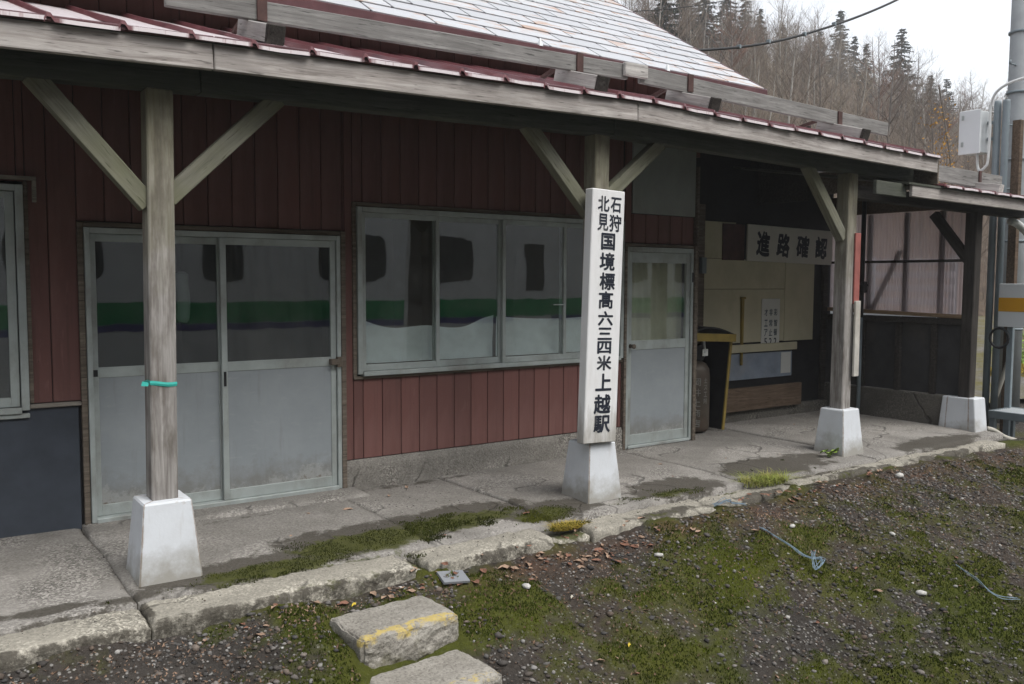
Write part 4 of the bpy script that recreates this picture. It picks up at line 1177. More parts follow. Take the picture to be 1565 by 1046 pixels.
# lower annex roof over the end
AX0, AX1, AZ = 8.05, 10.95, 2.46
def az(x): return AZ - 0.012 * (x - 8.1)
ax = MB()
Va = []
for x in (AX0, AX1):
    for y in (EY - 0.03, 0.75):
        for dz in (-0.02, 0.0):
            Va.append((x, y, az(x) + 0.14 + (y - EY) * 0.17 + dz))
ax.add(Va, [[1, 3, 7, 5], [0, 4, 6, 2], [0, 1, 5, 4], [2, 6, 7, 3], [0, 2, 3, 1], [4, 5, 7, 6]])
annex = ax.build('annex_roof', 'beam_wood', bld)
beam('fascia_board', (8.13, EY, az(8.13) + 0.065), (AX1, EY, az(AX1) + 0.065), 0.035, 0.128, 'fascia_wood', annex)
beam('fascia_board', (7.62, EY + 0.06, az(7.62) + 0.06), (8.127, EY + 0.06, az(8.13) + 0.06), 0.04, 0.13, 'beam_wood', annex)
beam('plate_beam', (7.6, -1.255, az(7.6) + 0.03), (AX1, -1.255, az(AX1) + 0.03), 0.12, 0.13, 'dark_wood', annex)
sx0 = 8.62
while sx0 < AX1:
    sx1 = min(sx0 + 0.33, AX1 + 0.03)
    zb_ = az(sx0) + 0.150
    mb = MB()
    prof = [(0.0, 0.0), (0.012, 0.022), (0.030, 0.022), (0.045, 0.004), ((sx1 - sx0) * 0.6, 0.010), (sx1 - sx0 + 0.008, 0.004)]
    Vs = []
    for y in (EY - 0.07, EY - 0.068, 0.76):
        for (s, hh) in prof:
            Vs.append((sx0 + s, y, zb_ + hh + (y - EY) * 0.17 - (0.02 if y < EY - 0.069 else 0)))
    n = len(prof)
    mb.add(Vs, [[q * n + k, q * n + k + 1, (q + 1) * n + k + 1, (q + 1) * n + k] for q in range(2) for k in range(n - 1)])
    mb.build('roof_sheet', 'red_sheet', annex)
    sx0 += 0.33
ag = beam('snow_guard', (8.95, -1.22, 2.80), (10.55, -1.22, 2.775), 0.035, 0.17, 'guard_wood', bld)
beam('guard_block', (10.0, -1.50, 2.66), (10.0, -1.05, 2.74), 0.10, 0.09, 'block_wood', ag)
beam('guard_strap', (10.03, -1.246, 2.70), (10.03, -1.246, 2.88), 0.05, 0.014, 'rust_iron', ag, 0.002, up=(0, 1, 0))
# butt end closing the step between the two roofs
box('step_board', 8.585, 8.61, EY - 0.01, -0.1, 2.61, 2.86, 'casing_wood', canopy)

# ------------------------------------------------------------------ signs
sgn = thing('station_sign', 'tall white painted station name post with black Japanese lettering on the middle pedestal', 'sign', (4.30, -1.38, 0.42))
lean = R(1.9)
SM = Matrix.Translation((4.325, -1.385, 1.36)) @ Matrix.Rotation(lean, 4, 'Y')
V, Fc = chbox(0.318, 0.085, 1.88, 0.006)
mb = MB(); mb.add(V, Fc)
brd = mb.build('board', 'sign_white', sgn, mw=SM)
def on_sign(ch, dx, dz, w, h, bold=0.024):
    o = character(ch, None, (0, 0, 0), w, h, 'ink', bold, jig=0.0)
    o.parent = sgn
    mw = SM @ Matrix.Translation((dx, -0.0428, dz)) @ Matrix(((1, 0, 0, 0), (0, 0, -1, 0), (0, 1, 0, 0), (0, 0, 0, 1)))
    WM[o] = mw; o.matrix_basis = WM[sgn].inverted() @ mw
on_sign('北', -0.050, 0.834, 0.112, 0.115); on_sign('石', 0.070, 0.834, 0.105, 0.112)
on_sign('見', -0.050, 0.700, 0.105, 0.125); on_sign('狩', 0.070, 0.700, 0.118, 0.128)
for ch, dt, hh, ww in (('国', 0.38, 0.126, 0.138), ('境', 0.527, 0.134, 0.150), ('標', 0.673, 0.130, 0.152), ('髙', 0.811, 0.130, 0.142), ('六', 0.948, 0.108, 0.150), ('三', 1.062, 0.092, 0.142),
                       ('四', 1.164, 0.094, 0.138), ('米', 1.280, 0.112, 0.146), ('上', 1.424, 0.130, 0.160), ('越', 1.588, 0.146, 0.166), ('駅', 1.738, 0.130, 0.164)):
    on_sign(ch, 0.008 + rng.uniform(-0.004, 0.004), 0.94 - dt, ww, hh, 0.031)

rs = thing('route_sign', 'cream horizontal board with black brush lettering on shelter back wall', 'sign', (9.06, BWY - 0.06, 1.85))
RM = Matrix.Translation((9.06, BWY - 0.065, 2.077)) @ Matrix.Rotation(R(1.0), 4, 'Y')
V, Fc = chbox(1.635, 0.025, 0.43, 0.004)
mb = MB(); mb.add(V, Fc); mb.build('board', 'sign_board', rs, mw=RM)
for i, ch in enumerate('進路確認'):
    o = character(ch, None, (0, 0, 0), 0.245, 0.30 - 0.01 * i, 'ink', 0.039, jig=0.06)
    mw = RM @ Matrix.Translation((-0.535 + i * 0.375, -0.0128, -0.005)) @ Matrix(((1, 0, 0, 0), (0, 0, -1, 0), (0, 1, 0, 0), (0, 0, 0, 1)))
    for v_ in o.data.vertices: v_.co.x += 0.10 * v_.co.y; v_.co.y -= 0.06 * v_.co.x
    o.parent = rs; WM[o] = mw; o.matrix_basis = WM[rs].inverted() @ mw

nt = thing('notice', 'faded paper notice with columns of small characters on cream board', 'notice', (8.76, BWY - 0.03, 0.83))
box('sheet', 8.585, 8.925, BWY - 0.030, BWY - 0.0235, 0.83, 1.425, 'paper', nt, 0.001)
for cx_, col_ in ((8.845, '彩智頓2'), (8.755, '非常止2'), (8.665, 'オエア5')):
    for k, (ch, zz_) in enumerate(zip(col_, (1.26, 1.13, 1.015, 0.905))):
        character(ch, nt, (cx_, BWY - 0.0310, zz_), 0.062 if k < 3 else 0.05, 0.085, 'ink_blue' if k < 3 else 'ink', 0.01, thick=0.0015)
ys_ = MB(); ys_.box(8.20, 8.245, BWY - 0.050, BWY - 0.024, 0.64, 1.44, 0.002).box(8.19, 8.265, BWY - 0.054, BWY - 0.026, 1.425, 1.45, 0.002)
ys_ = ys_.build('yellow_gauge', 'yellow_paint')
V_ = ys_.data.vertices
for v_ in V_:
    if v_.co.z < -0.3: v_.co.x *= 0.5
tag(ys_, 'thin yellow strip hanging down the cream board', 'gauge')
bx_ = MB(); bx_.box(7.455, 7.53, BWY - 0.10, BWY - 0.052, 1.72, 1.90, 0.004)
tag(bx_.build('switch_box', 'conduit_grey'), 'small grey box on the upright beside the cream boards', 'switch box')

# gas cylinder in its hood
hd = thing('cylinder_hood', 'open dark hood with yellow edges around the gas cylinder', 'hood', (7.35, 0.25, 0))
# back and side boards, arched lid
HX0, HX1, HY0, HY1 = 7.00, 7.56, 0.10, 0.46
box('back_panel', HX0, HX1, HY1, HY1 + 0.02, 0.0, 1.06, 'blue_panel', hd)
sp_ = MB()
sp_.add([(7.585, 0.06, 0.0), (7.605, 0.06, 0.0), (7.605, HY1, 0.0), (7.585, HY1, 0.0), (7.645, 0.02, 1.02), (7.665, 0.02, 1.02), (7.665, HY1, 1.02), (7.645, HY1, 1.02)],
        [[0, 3, 2, 1], [4, 5, 6, 7], [0, 1, 5, 4], [1, 2, 6, 5], [2, 3, 7, 6], [3, 0, 4, 7]])
sp_.build('side_panel', 'dark_metal', hd)
beam('yellow_edge', (7.597, 0.055, 0.0), (7.657, 0.012, 1.02), 0.035, 0.02, 'yellow_paint', hd, 0.002, up=(0, 1, 0))
lid = MB(); n = 12; Vl = []; Fl = []
for k in range(n + 1):
    x = 7.02 + 0.66 * k / n; z = 1.085 + 0.075 * math.sin(math.pi * (k / n) ** 0.8) - 0.03 * k / n
    for y in (-0.02, HY1 + 0.02):
        Vl += [(x, y, z), (x, y, z - 0.02)]
for k in range(n):
    a = k * 4; b_ = a + 4
    Fl += [[a, b_, b_ + 2, a + 2], [a + 1, a + 3, b_ + 3, b_ + 1], [a, a + 1, b_ + 1, b_], [a + 2, b_ + 2, b_ + 3, a + 3]]
Fl += [[0, 2, 3, 1], [n * 4, n * 4 + 1, n * 4 + 3, n * 4 + 2]]
lid.add(Vl, Fl); lid.build('lid', 'black_trim', hd)
beam('lid_edge', (7.03, -0.032, 1.045), (7.675, -0.032, 1.015), 0.02, 0.085, 'yellow_paint', hd, 0.003)
cy = thing('gas_cylinder', 'dark brown gas cylinder with white lettering standing under the hood', 'gas cylinder', (7.27, 0.24, 0))
CR = 0.165
prof = [(0.125, 0.0), (0.150, 0.01), (CR, 0.05), (CR, 0.60), (0.155, 0.68), (0.12, 0.74), (0.05, 0.775), (0.03, 0.78)]
mb = MB(); mb.tube([(7.27, 0.24, z) for r_, z in prof], [r_ for r_, z in prof], 28); mb.build('tank', 'gas_steel', cy, smooth=True)
mb = MB(); mb.tube([(7.27, 0.24, 0.775), (7.27, 0.24, 0.80), (7.27, 0.24, 0.94)], [0.09, 0.105, 0.10], 20, False); mb.build('valve_guard', 'dark_metal', cy, smooth=True)
mb = MB(); mb.tube([(7.27, 0.24, 0.78), (7.27, 0.24, 0.90)], 0.02, 8).tube([(7.27, 0.24, 0.87), (7.30, 0.12, 0.87)], 0.015, 8); mb.build('valve', 'aluminium', cy, smooth=True)
box('tag_plate', 7.26, 7.345, 0.120, 0.128, 0.825, 0.90, 'paper', cy, 0.001)
mb = MB(); mb.tube(bez([(7.30, 0.13, 0.90), (7.31, 0.15, 0.98), (7.31, 0.16, 1.06)], 5), 0.014, 8); mb.build('hose', 'cable_white', cy, smooth=True)
def on_cyl(ch, an, z, w, h):
    out = Vector((math.sin(an), -math.cos(an), 0)); rt = Vector((math.cos(an), math.sin(an), 0))
    p = Vector((7.27, 0.24, z)) + out * (CR + 0.001)
    character(ch, cy, p, w, h, 'faded_white', 0.012, (rt, (0, 0, 1), out), 0.0012)
for k, ch in enumerate('岡井上商店'): on_cyl(ch, R(-38), 0.55 - k * 0.112, 0.085, 0.085)
for k, ch in enumerate('土ス工阿'): on_cyl(ch, R(-2), 0.565 - k * 0.075, 0.05, 0.055)

hd.location.x -= 0.14; hd.location.y += 0.10; cy.location.x -= 0.12; cy.location.y += 0.06
# dark rod with a clamp standing in the shelter
rd = thing('steel_rod', 'thin dark steel rod with a clamp standing in front of the end wall', 'rod', (9.72, -0.06, 0))
mb = MB(); mb.tube([(9.78, 0.02, -0.02), (9.78, 0.02, 1.20)], 0.024, 8); mb.build('lower_tube', 'conduit_grey', rd, smooth=True)
mb = MB(); mb.tube([(9.78, 0.02, 1.20), (9.78, 0.02, 2.66)], 0.028, 8); mb.build('upper_tube', 'dark_metal', rd, smooth=True)
mb = MB(); mb.box(9.735, 9.825, -0.03, 0.065, 1.50, 1.64, 0.01).box(9.69, 9.735, -0.005, 0.035, 1.60, 1.63, 0.005).box(9.825, 9.88, -0.005, 0.035, 1.58, 1.61, 0.005)
mb.build('clamp', 'dark_metal', rd)

# teal tape tied round the first post
tp_ = MB()
ring = []
for k in range(25):
    a = 2 * math.pi * k / 24
    ca, sa = math.cos(a), math.sin(a)
    rr = 0.074 / max(abs(ca), abs(sa)) ** 0.85
    ring.append((1.21 + ca * rr, -1.255 + sa * rr, 1.055 + 0.008 * math.sin(2 * a + 0.6)))
Vt, Ft = [], []
for i, p in enumerate(ring):
    q = Vector((p[0] - 1.21, p[1] + 1.255, 0)).normalized() * 0.003
    Vt += [(p[0], p[1], p[2] - 0.012), (p[0] + q.x, p[1] + q.y, p[2]), (p[0], p[1], p[2] + 0.012)]
for i in range(24):
    a = i * 3; b_ = a + 3
    Ft += [[a, b_, b_ + 1, a + 1], [a + 1, b_ + 1, b_ + 2, a + 2]]
tp_.add(Vt, Ft)
tp_.add([(1.128, -1.335, 1.065), (1.095, -1.340, 1.075), (1.088, -1.343, 1.050), (1.127, -1.338, 1.045)], [[0, 1, 2, 3]])
tag(tp_.build('teal_tape', 'teal_tape'), 'teal plastic tape tied round the leftmost canopy post', 'tape')

# cloth and curtains behind the glass
def cloth(name, x0, x1, z0, ztop, y, mat, folds, label, cat, amp=0.02, group=None):
    nx_, nz_ = 60, 18
    U, W = np.meshgrid(np.linspace(x0, x1, nx_), np.linspace(0, 1, nz_))
    ZZ = z0 + (ztop(U) - z0) * W
    YY = y + amp * np.sin(U * folds + 2.2 * W * np.sin(U * 3.1)) * (0.4 + 0.6 * W) + amp * 1.2 * (fbm(U * 4, W * 3 + U * 2, 5, 3) - 0.5)
    V = np.stack([U, YY, ZZ], -1).reshape(-1, 3)
    ii = (np.arange(nz_ - 1)[:, None] * nx_ + np.arange(nx_ - 1)[None, :]).ravel()
    c = V.mean(0)
    me = np_mesh(name, V - c, np.stack([ii, ii + 1, ii + nx_ + 1, ii + nx_], -1), True)
    o = link(name, me, mat, None, Matrix.Translation(Vector(c)))
    return tag(o, label, cat, group)
cloth('white_cloth', 3.05, 4.36, 0.955, lambda u: 1.33 - 0.10 * np.sin((u - 3.05) / 1.31 * np.pi * 0.85 + 0.2) + 0.02 * np.sin(u * 9), 0.105, 'white_sheet', 9.0, 'sagging white cloth behind left half of the wide window', 'cloth', 0.018)
cloth('white_cloth', 4.40, 5.72, 0.955, lambda u: 1.31 - 0.03 * np.sin((u - 4.4) * 2.4), 0.115, 'white_sheet', 6.0, 'white cloth behind right half of the wide window', 'cloth', 0.014)
cloth('curtain', 1.98, 2.78, 0.90, lambda u: 1.95 + 0 * u, 0.20, 'brown_curtain', 42.0, 'dim brown curtain behind the glass of the right sliding door', 'curtain', 0.03)
cloth('curtain', 5.87, 6.70, 0.90, lambda u: 1.90 + 0 * u, 0.09, 'curtain', 55.0, 'pale yellow pleated curtain behind the glass of the hinged door', 'curtain', 0.016)
tw = MB(); tw.tube(bez([(1.70, 0.14, 1.68), (1.70, 0.13, 1.60), (1.71, 0.13, 1.45), (1.70, 0.13, 1.32)], 5), [0.02] + [0.045] * 14 + [0.03], 8)
tag(tw.build('hanging_towel', 'white_sheet', smooth=True), 'white towel hanging behind the glass of the left sliding door', 'towel')

# ------------------------------------------------------------------ steps, slate, litter
def step_block(cx_, cy_, zt, w, d, h, rz, mat, label):
    nx_, ny_, nz_ = 44, 30, 14
    import itertools
    V = []; idx = {}; Fs = []
    def vid(i, j, k):
        if (i, j, k) not in idx:
            x, y, z = (i / nx_ - .5) * w, (j / ny_ - .5) * d, (k / nz_ - .5) * h
            ex = [min(i, nx_ - i) / nx_ * w, min(j, ny_ - j) / ny_ * d, min(k, nz_ - k) / nz_ * h]
            ex.sort()
            rnd = 0.030 * math.exp(-ex[1] / 0.018) * (0.3 + 1.3 * float(fbm(x * 11 + cx_ * 3, y * 11 + z * 9, 12, 3)))
            l = Vector((x / w, y / d, z / h)) * 2
            rnd *= 0.6
            p = Vector((x, y, z)) - Vector((math.copysign(rnd, x) if abs(l.x) > .9 else 0, math.copysign(rnd, y) if abs(l.y) > .9 else 0, math.copysign(rnd, z) if abs(l.z) > .9 else 0))
            p += Vector(((float(fbm(y * 9 + 3, z * 9 + cx_, 4, 3)) - .5) * 0.02 * l.x, (float(fbm(x * 10 + 5, z * 12 + cx_, 6, 5)) - .5) * 0.06 * l.y, (float(fbm(x * 9 + cx_, y * 9, 8, 5)) - .5) * 0.026 * l.z))
            idx[(i, j, k)] = len(V); V.append(tuple(p))
        return idx[(i, j, k)]
    for i in range(nx_):
        for j in range(ny_):
            Fs.append([vid(i, j, nz_), vid(i + 1, j, nz_), vid(i + 1, j + 1, nz_), vid(i, j + 1, nz_)])
    for i in range(nx_):
        for k in range(nz_):
            Fs.append([vid(i, 0, k), vid(i + 1, 0, k), vid(i + 1, 0, k + 1), vid(i, 0, k + 1)])
            Fs.append([vid(i + 1, ny_, k), vid(i, ny_, k), vid(i, ny_, k + 1), vid(i + 1, ny_, k + 1)])
    for j in range(ny_):
        for k in range(nz_):
            Fs.append([vid(0, j + 1, k), vid(0, j, k), vid(0, j, k + 1), vid(0, j + 1, k + 1)])
            Fs.append([vid(nx_, j, k), vid(nx_, j + 1, k), vid(nx_, j + 1, k + 1), vid(nx_, j, k + 1)])
    me = bpy.data.meshes.new('concrete_step'); me.from_pydata(V, [], Fs); me.update()
    o = link('concrete_step', me, mat, None, Matrix.Translation((cx_, cy_, zt - h / 2)) @ Matrix.Rotation(rz, 4, 'Z'))
    return tag(o, label, 'step', 'concrete steps on the bank')
step_block(2.125, -2.285, -0.145, 0.60, 0.40, 0.20, R(2), 'step_upper', 'concrete step block with a yellow painted front edge, just below the kerb')
step_block(2.12, -2.70, -0.315, 0.60, 0.42, 0.20, R(4), 'step_lower', 'lower concrete step block with nearly worn off yellow paint')
sl = MB(); sl.box(-0.085, 0.085, -0.06, 0.06, -0.009, 0.009, 0.002)
slo = sl.build('slate_plate', 'slate', mw=Matrix.Translation((2.66, -2.00, -0.125)) @ Matrix.Rotation(R(-8), 4, 'Z') @ Matrix.Rotation(R(14), 4, 'X') @ Matrix.Rotation(R(6), 4, 'Y'))
tag(slo, 'small flat grey plate lying beside the upper concrete step', 'plate')

# fallen leaves
leafproto = []
for mat in ('leaf_brown', 'leaf_brown', 'leaf_tan', 'leaf_tan'):
    V = [(-0.5, 0, 0.02), (-0.2, 0.26, 0.10), (0.22, 0.24, 0.12), (0.5, 0, 0.03), (0.2, -0.26, 0.09), (-0.22, -0.24, 0.13), (0, 0, 0)]
    V = [(x + rng.uniform(-.06, .06), y + rng.uniform(-.05, .05), z * rng.uniform(0.4, 1.8)) for x, y, z in V]
    me = bpy.data.meshes.new('leaf'); me.from_pydata(V, [], [[0, 6, 1], [1, 6, 2], [2, 6, 3], [3, 6, 4], [4, 6, 5], [5, 6, 0]]); me.update()
    me.materials.append(M[mat]); leafproto.append(me)
lp = []
for _ in range(95):
    x = rng.uniform(1.2, 7.5); lp.append((x, -1.99 + rng.gauss(0, 0.06) + 0.06 * (x > 5)))
for _ in range(70): lp.append((rng.gauss(3.5, 0.5), -2.0 + rng.gauss(0, 0.07)))
for _ in range(20): lp.append((rng.gauss(5.9, 0.35), -1.92 + rng.gauss(0, 0.05)))
for _ in range(16): lp.append((rng.uniform(2.6, 7.5), rng.uniform(-3.2, -2.1)))
slab_leaf = [(2.35, -0.55), (3.05, -0.42), (2.62, -0.62), (2.05, -1.0), (2.9, -1.5), (3.65, -1.38), (3.2, -1.72), (5.6, -0.75), (5.35, -1.15), (6.3, -0.9), (6.9, -1.05), (3.3, -0.25), (8.5, 0.0), (8.3, -0.3)]
for i, (x, y) in enumerate(lp + slab_leaf):
    onslab = y > -1.93
    if 1.78 < x < 2.5 and y < -2.05: continue
    z = (float(slab_z(np.array(x), np.array(y))) + 0.004 - (0.03 if y < -1.62 else 0)) if onslab else float(zbank(np.array(x), np.array(y))) + 0.010
    s = 0.028 + 0.055 * rng.random() ** 1.6
    o = link('fallen_leaf', rng.choice(leafproto), None, None, Matrix.Translation((x, y, z)) @ Matrix.Rotation(rng.uniform(0, 6.28), 4, 'Z') @ Matrix.Rotation(rng.uniform(-0.35, 0.35), 4, 'X') @ Matrix.Diagonal((s, s * rng.uniform(.6, .95), s, 1)))
    if onslab and y > -1.6: tag(o, 'brown fallen leaf lying on the paving', 'leaf', 'fallen leaves on the paving')
    else: tag(o, 'brown fallen leaf on the bank below the kerb', 'leaf', 'fallen leaves below the kerb')
for x, y, mat, lab in ((3.35, -2.78, 'leaf_yellow', 'bright yellow leaf low on the mossy bank'), (2.02, -2.0, 'leaf_yellow', 'yellow leaf at the kerb foot above the upper step'), (3.28, -2.35, 'leaf_pale', 'pale leaf standing out on the bank right of the steps')):
    me = leafproto[2].copy(); me.materials.clear(); me.materials.append(M[mat])
    o = link('fallen_leaf', me, None, None, Matrix.Translation((x, y, float(zbank(np.array(x), np.array(y))) + 0.018)) @ Matrix.Rotation(0.7, 4, 'Z') @ Matrix.Rotation(0.3, 4, 'X') @ Matrix.Diagonal((0.055, 0.03, 0.05, 1)))
    tag(o, lab, 'leaf')

# pale stones large enough to single out on the bank
def zb1(x, y): return float(zbank(np.array(x), np.array(y)))
for i, (x, y, r_) in enumerate(((7.35, -2.0, 0.045), (6.35, -2.55, 0.030), (4.15, -2.2, 0.028), (3.05, -3.0, 0.040), (3.8, -3.25, 0.035), (5.9, -3.05, 0.035), (5.5, -2.25, 0.028), (3.05, -2.2, 0.030))):
    V = ico * (1 + nrg.uniform(-.18, .18, (12, 1))) * np.array([r_ * 1.3, r_ * 0.85, r_ * 0.55])
    me = np_mesh('stone', V, icf)
    set_attr(me, 'tone', np.tile(np.array([[0.95, 0.0, 0.0]]), (12, 1)))
    o = link('pale_stone', me, 'pebble', None, Matrix.Translation((x, y, zb1(x, y) + r_ * 0.3)) @ Matrix.Rotation(i * 1.1, 4, 'Z'))
    tag(o, 'pale stone larger than the gravel around it on the bank', 'stone', 'pale stones on the bank')

# blue twine scraps
def twine(pts, n, spread, label, ctr=None):
    mb = MB()
    for k in range(n):
        P = []
        for (x, y, dz) in pts:
            x += rng.uniform(-spread, spread); y += rng.uniform(-spread, spread)
            P.append((x, y, zb1(x, y) + 0.012 + dz + rng.uniform(0, spread * 0.4)))
        mb.tube(bez(P, 5), 0.0021, 4)
    tag(mb.build('blue_twine', 'blue_twine'), label, 'twine')
twine([(5.05, -1.88, 0.02), (5.15, -1.93, 0.05), (5.22, -1.90, 0.02), (5.30, -1.96, 0.03)], 7, 0.025, 'tangle of pale blue twine at the kerb foot near the grass tuft')
twine([(5.18, -2.22, 0.01), (5.22, -2.42, 0.02), (5.23, -2.58, 0.02), (5.30, -2.66, 0.05), (5.16, -2.70, 0.03), (5.24, -2.62, 0.08)], 6, 0.022, 'strand of blue twine ending in a knot in mid bank')
twine([(6.45, -3.02, 0.01), (6.50, -3.14, 0.03), (6.46, -3.30, 0.02), (6.62, -3.38, 0.02)], 4, 0.02, 'blue twine scrap at the right edge of the bank')

# grass tuft, weed, moss cushion
def tuft(name, cx_, cy_, z, n, hmin, hmax, spread, w, mat, label, cat, bend=0.9):
    V = []; Fs = []
    for k in range(n):
        a = rng.uniform(0, 6.28); rr = spread * rng.random() ** 0.6
        bx, by = cx_ + math.cos(a) * rr * 1.6, cy_ + math.sin(a) * rr * 0.7
        h = rng.uniform(hmin, hmax); da = rng.uniform(0, 6.28); l = h * rng.uniform(0.2, bend)
        px_, py_ = -math.sin(da) * w, math.cos(da) * w
        o = len(V)
        for s in (0, .4, .75):
            x, y = bx + math.cos(da) * l * s * s, by + math.sin(da) * l * s * s
            zz_ = z - 0.01 + h * (s - 0.25 * s * s * bend)
            V += [(x - px_ * (1 - s * .7), y - py_ * (1 - s * .7), zz_), (x + px_ * (1 - s * .7), y + py_ * (1 - s * .7), zz_)]
        V.append((bx + math.cos(da) * l, by + math.sin(da) * l, z + h * (1 - 0.3 * bend)))
        Fs += [[o, o + 1, o + 3, o + 2], [o + 2, o + 3, o + 5, o + 4], [o + 4, o + 5, o + 6]]
    mb = MB(); mb.add(V, Fs)
    return tag(mb.build(name, mat), label, cat)
tuft('grass_tuft', 5.95, -1.63, -0.05, 620, 0.05, 0.17, 0.17, 0.0030, 'grass_blade', 'tuft of yellow green grass on the kerb right of the sign pedestal', 'grass', 2.1)
tuft('moss_cushion', 3.72, -1.75, -0.050, 1500, 0.012, 0.07, 0.085, 0.0025, 'moss_gold', 'golden moss cushion in the kerb gap left of the sign pedestal', 'moss', 2.2)
wd = thing('weed', 'small green leafy weed at the foot of the right white pedestal', 'plant', (7.22, -1.33, -0.02))
mb = MB()
for k in range(9):
    a = k * 2.4; l = rng.uniform(0.05, 0.10)
    c = Vector((7.22 + math.cos(a) * l, -1.36 + math.sin(a) * l * 0.6, -0.02 + rng.uniform(0.02, 0.07)))
    s = rng.uniform(0.028, 0.045); n_ = 8
    V = [c + Vector((math.cos(q * 6.283 / n_) * s, math.sin(q * 6.283 / n_) * s * 0.9, 0.012 * math.sin(q * 1.57 + k) - 0.4 * math.sin(q * 6.283 / n_) * s)) for q in range(n_)] + [c]
    mb.add(V, [[q, (q + 1) % n_, n_] for q in range(n_)])
mb.build('leaf_cluster', 'plant_leaf', wd)
mb = MB()
for k in range(4): mb.tube([(7.22, -1.36, -0.03), (7.22 + math.cos(k * 1.7) * 0.05, -1.36 + math.sin(k * 1.7) * 0.03, 0.02)], 0.002, 4)
mb.build('stem', 'plant_leaf', wd)

# ------------------------------------------------------------------ right end: pole, conduits, cabinet, sign, step
PXc, PYc = 12.60, -0.42
pl = thing('utility_pole', 'tall grey concrete utility pole beyond the station end', 'pole', (PXc, PYc, -0.2))
mb = MB(); mb.tube([(PXc, PYc, -0.4), (PXc, PYc, 3), (PXc, PYc, 9)], [0.165, 0.15, 0.125], 20); mb.build('shaft', 'pole_concrete', pl, smooth=True)
for z in (1.0, 2.2, 3.3, 4.2, 5.0):
    mb = MB(); mb.tube([(PXc, PYc, z - 0.015), (PXc, PYc, z + 0.015)], 0.165, 20); mb.build('steel_band', 'conduit_grey', pl, smooth=True)
for z in (2.9, 3.75, 4.55):
    mb = MB(); mb.tube([(PXc - 0.14, PYc, z), (PXc - 0.30, PYc, z)], 0.012, 6).tube([(PXc - 0.295, PYc, z - 0.01), (PXc - 0.295, PYc, z + 0.05)], 0.014, 6); mb.build('step_bolt', 'conduit_grey', pl, smooth=True)
for (x, y, zt, wh) in ((11.26, -0.80, 3.84, 'left'), (11.26, -0.905, 3.84, 'right'), (11.24, -0.60, 2.3, 'shorter one at the')):
    mb = MB()
    mb.tube([(x, y, -0.25), (x, y, zt), (x, y, zt + 0.03), (x, y, zt + 0.035)], [0.042, 0.042, 0.038, 0.02], 12)
    o = mb.build('conduit', 'conduit_grey', smooth=True)
    tag(o, {'left': 'tall grey conduit pipe right behind the junction cabinet, left of two', 'right': 'tall grey conduit pipe, right of the two beside the cabinet', 'shorter one at the': 'shorter grey conduit pipe beside the far canopy post'}[wh], 'pipe', 'conduits at the station end')
st_ = MB(); st_.box(11.33, 11.41, -1.05, -0.95, -0.3, 3.62, 0.004)
tag(st_.build('dark_stanchion', 'brown_wood'), 'dark upright timber behind the tall conduit pipes', 'post')
cb = thing('junction_cabinet', 'white metal junction cabinet hung beside the pole above the roof', 'cabinet', (11.30, -0.60, 3.25))
box('body', 11.10, 11.36, -0.68, -0.43, 3.25, 3.76, 'cabinet_white', cb, 0.006)
cdoor = box('cabinet_door', 11.078, 11.098, -0.688, -0.42, 3.235, 3.775, 'cabinet_white', cb, 0.006)
for z in (3.33, 3.66): box('hinge', 11.066, 11.077, -0.485, -0.455, z, z + 0.06, 'aluminium', cdoor, 0.003)
box('mounting_bracket', 11.26, 11.29, -0.76, -0.682, 3.40, 3.44, 'conduit_grey', cb)
box('mounting_bracket', 11.26, 11.29, -0.76, -0.682, 3.60, 3.64, 'conduit_grey', cb)
mb = MB(); mb.tube(bez([(11.24, -0.58, 3.25), (11.22, -0.60, 3.10), (11.18, -0.65, 3.03), (11.16, -0.72, 3.06), (11.16, -0.755, 3.14), (11.16, -0.765, 3.5), (11.16, -0.765, 3.8), (11.14, -0.86, 3.98), (11.2, -1.1, 4.08), (11.4, -1.6, 4.15)], 8), 0.017, 8)
tag(mb.build('white_cable', 'cable_white', smooth=True), 'white cable looping out of the junction cabinet up the pole', 'cable')
mb = MB(); mb.tube(bez([(11.30, -1.06, 1.35), (11.30, -1.055, 1.0), (11.30, -1.045, 0.7), (11.30, -0.95, 0.35), (11.30, -0.87, 0.05), (11.30, -0.86, -0.25)], 6), 0.030, 8)
tag(mb.build('beige_pipe', 'beige_pipe', smooth=True), 'bent beige pipe below the orange striped sign', 'pipe')
mb = MB(); mb.tube(bez([(10.10, -1.40, -0.02), (10.16, -1.45, -0.04), (10.28, -1.52, -0.12), (10.40, -1.58, -0.16)], 5), 0.028, 8)
tag(mb.build('drain_pipe', 'beige_pipe', smooth=True), 'short pale drain pipe at the foot of the far pedestal', 'pipe')
mb = MB(); mb.tube(bez([(10.85, -1.20, 2.36), (10.95, -1.22, 2.34), (11.10, -1.25, 2.26), (11.30, -1.3, 2.10)], 5), 0.045, 10)
tag(mb.build('downspout', 'cable_white', smooth=True), 'pale downspout elbow under the lower roof end', 'pipe')
os_ = thing('striped_sign', 'white sign board with an orange band on a grey stand at right edge', 'sign', (11.05, -1.2, -0.2))
box('board', 11.0, 11.03, -1.85, -1.035, 1.10, 1.62, 'cabinet_white', os_)
box('orange_band', 10.9965, 10.9995, -1.848, -1.037, 1.285, 1.452, 'orange_stripe', os_, 0.0005)
box('stand_leg', 11.035, 11.085, -1.20, -1.13, -0.30, 1.55, 'conduit_grey', os_)
mb = MB()
mb.tube([(11.02, -1.05 + 0.11 * math.cos(a * 0.3927), 0.96 + 0.12 * math.sin(a * 0.3927)) for a in range(17)], 0.016, 6, False)
tag(mb.build('coiled_hose', 'cable_black', smooth=True), 'coil of black hose hanging under the striped sign', 'hose')
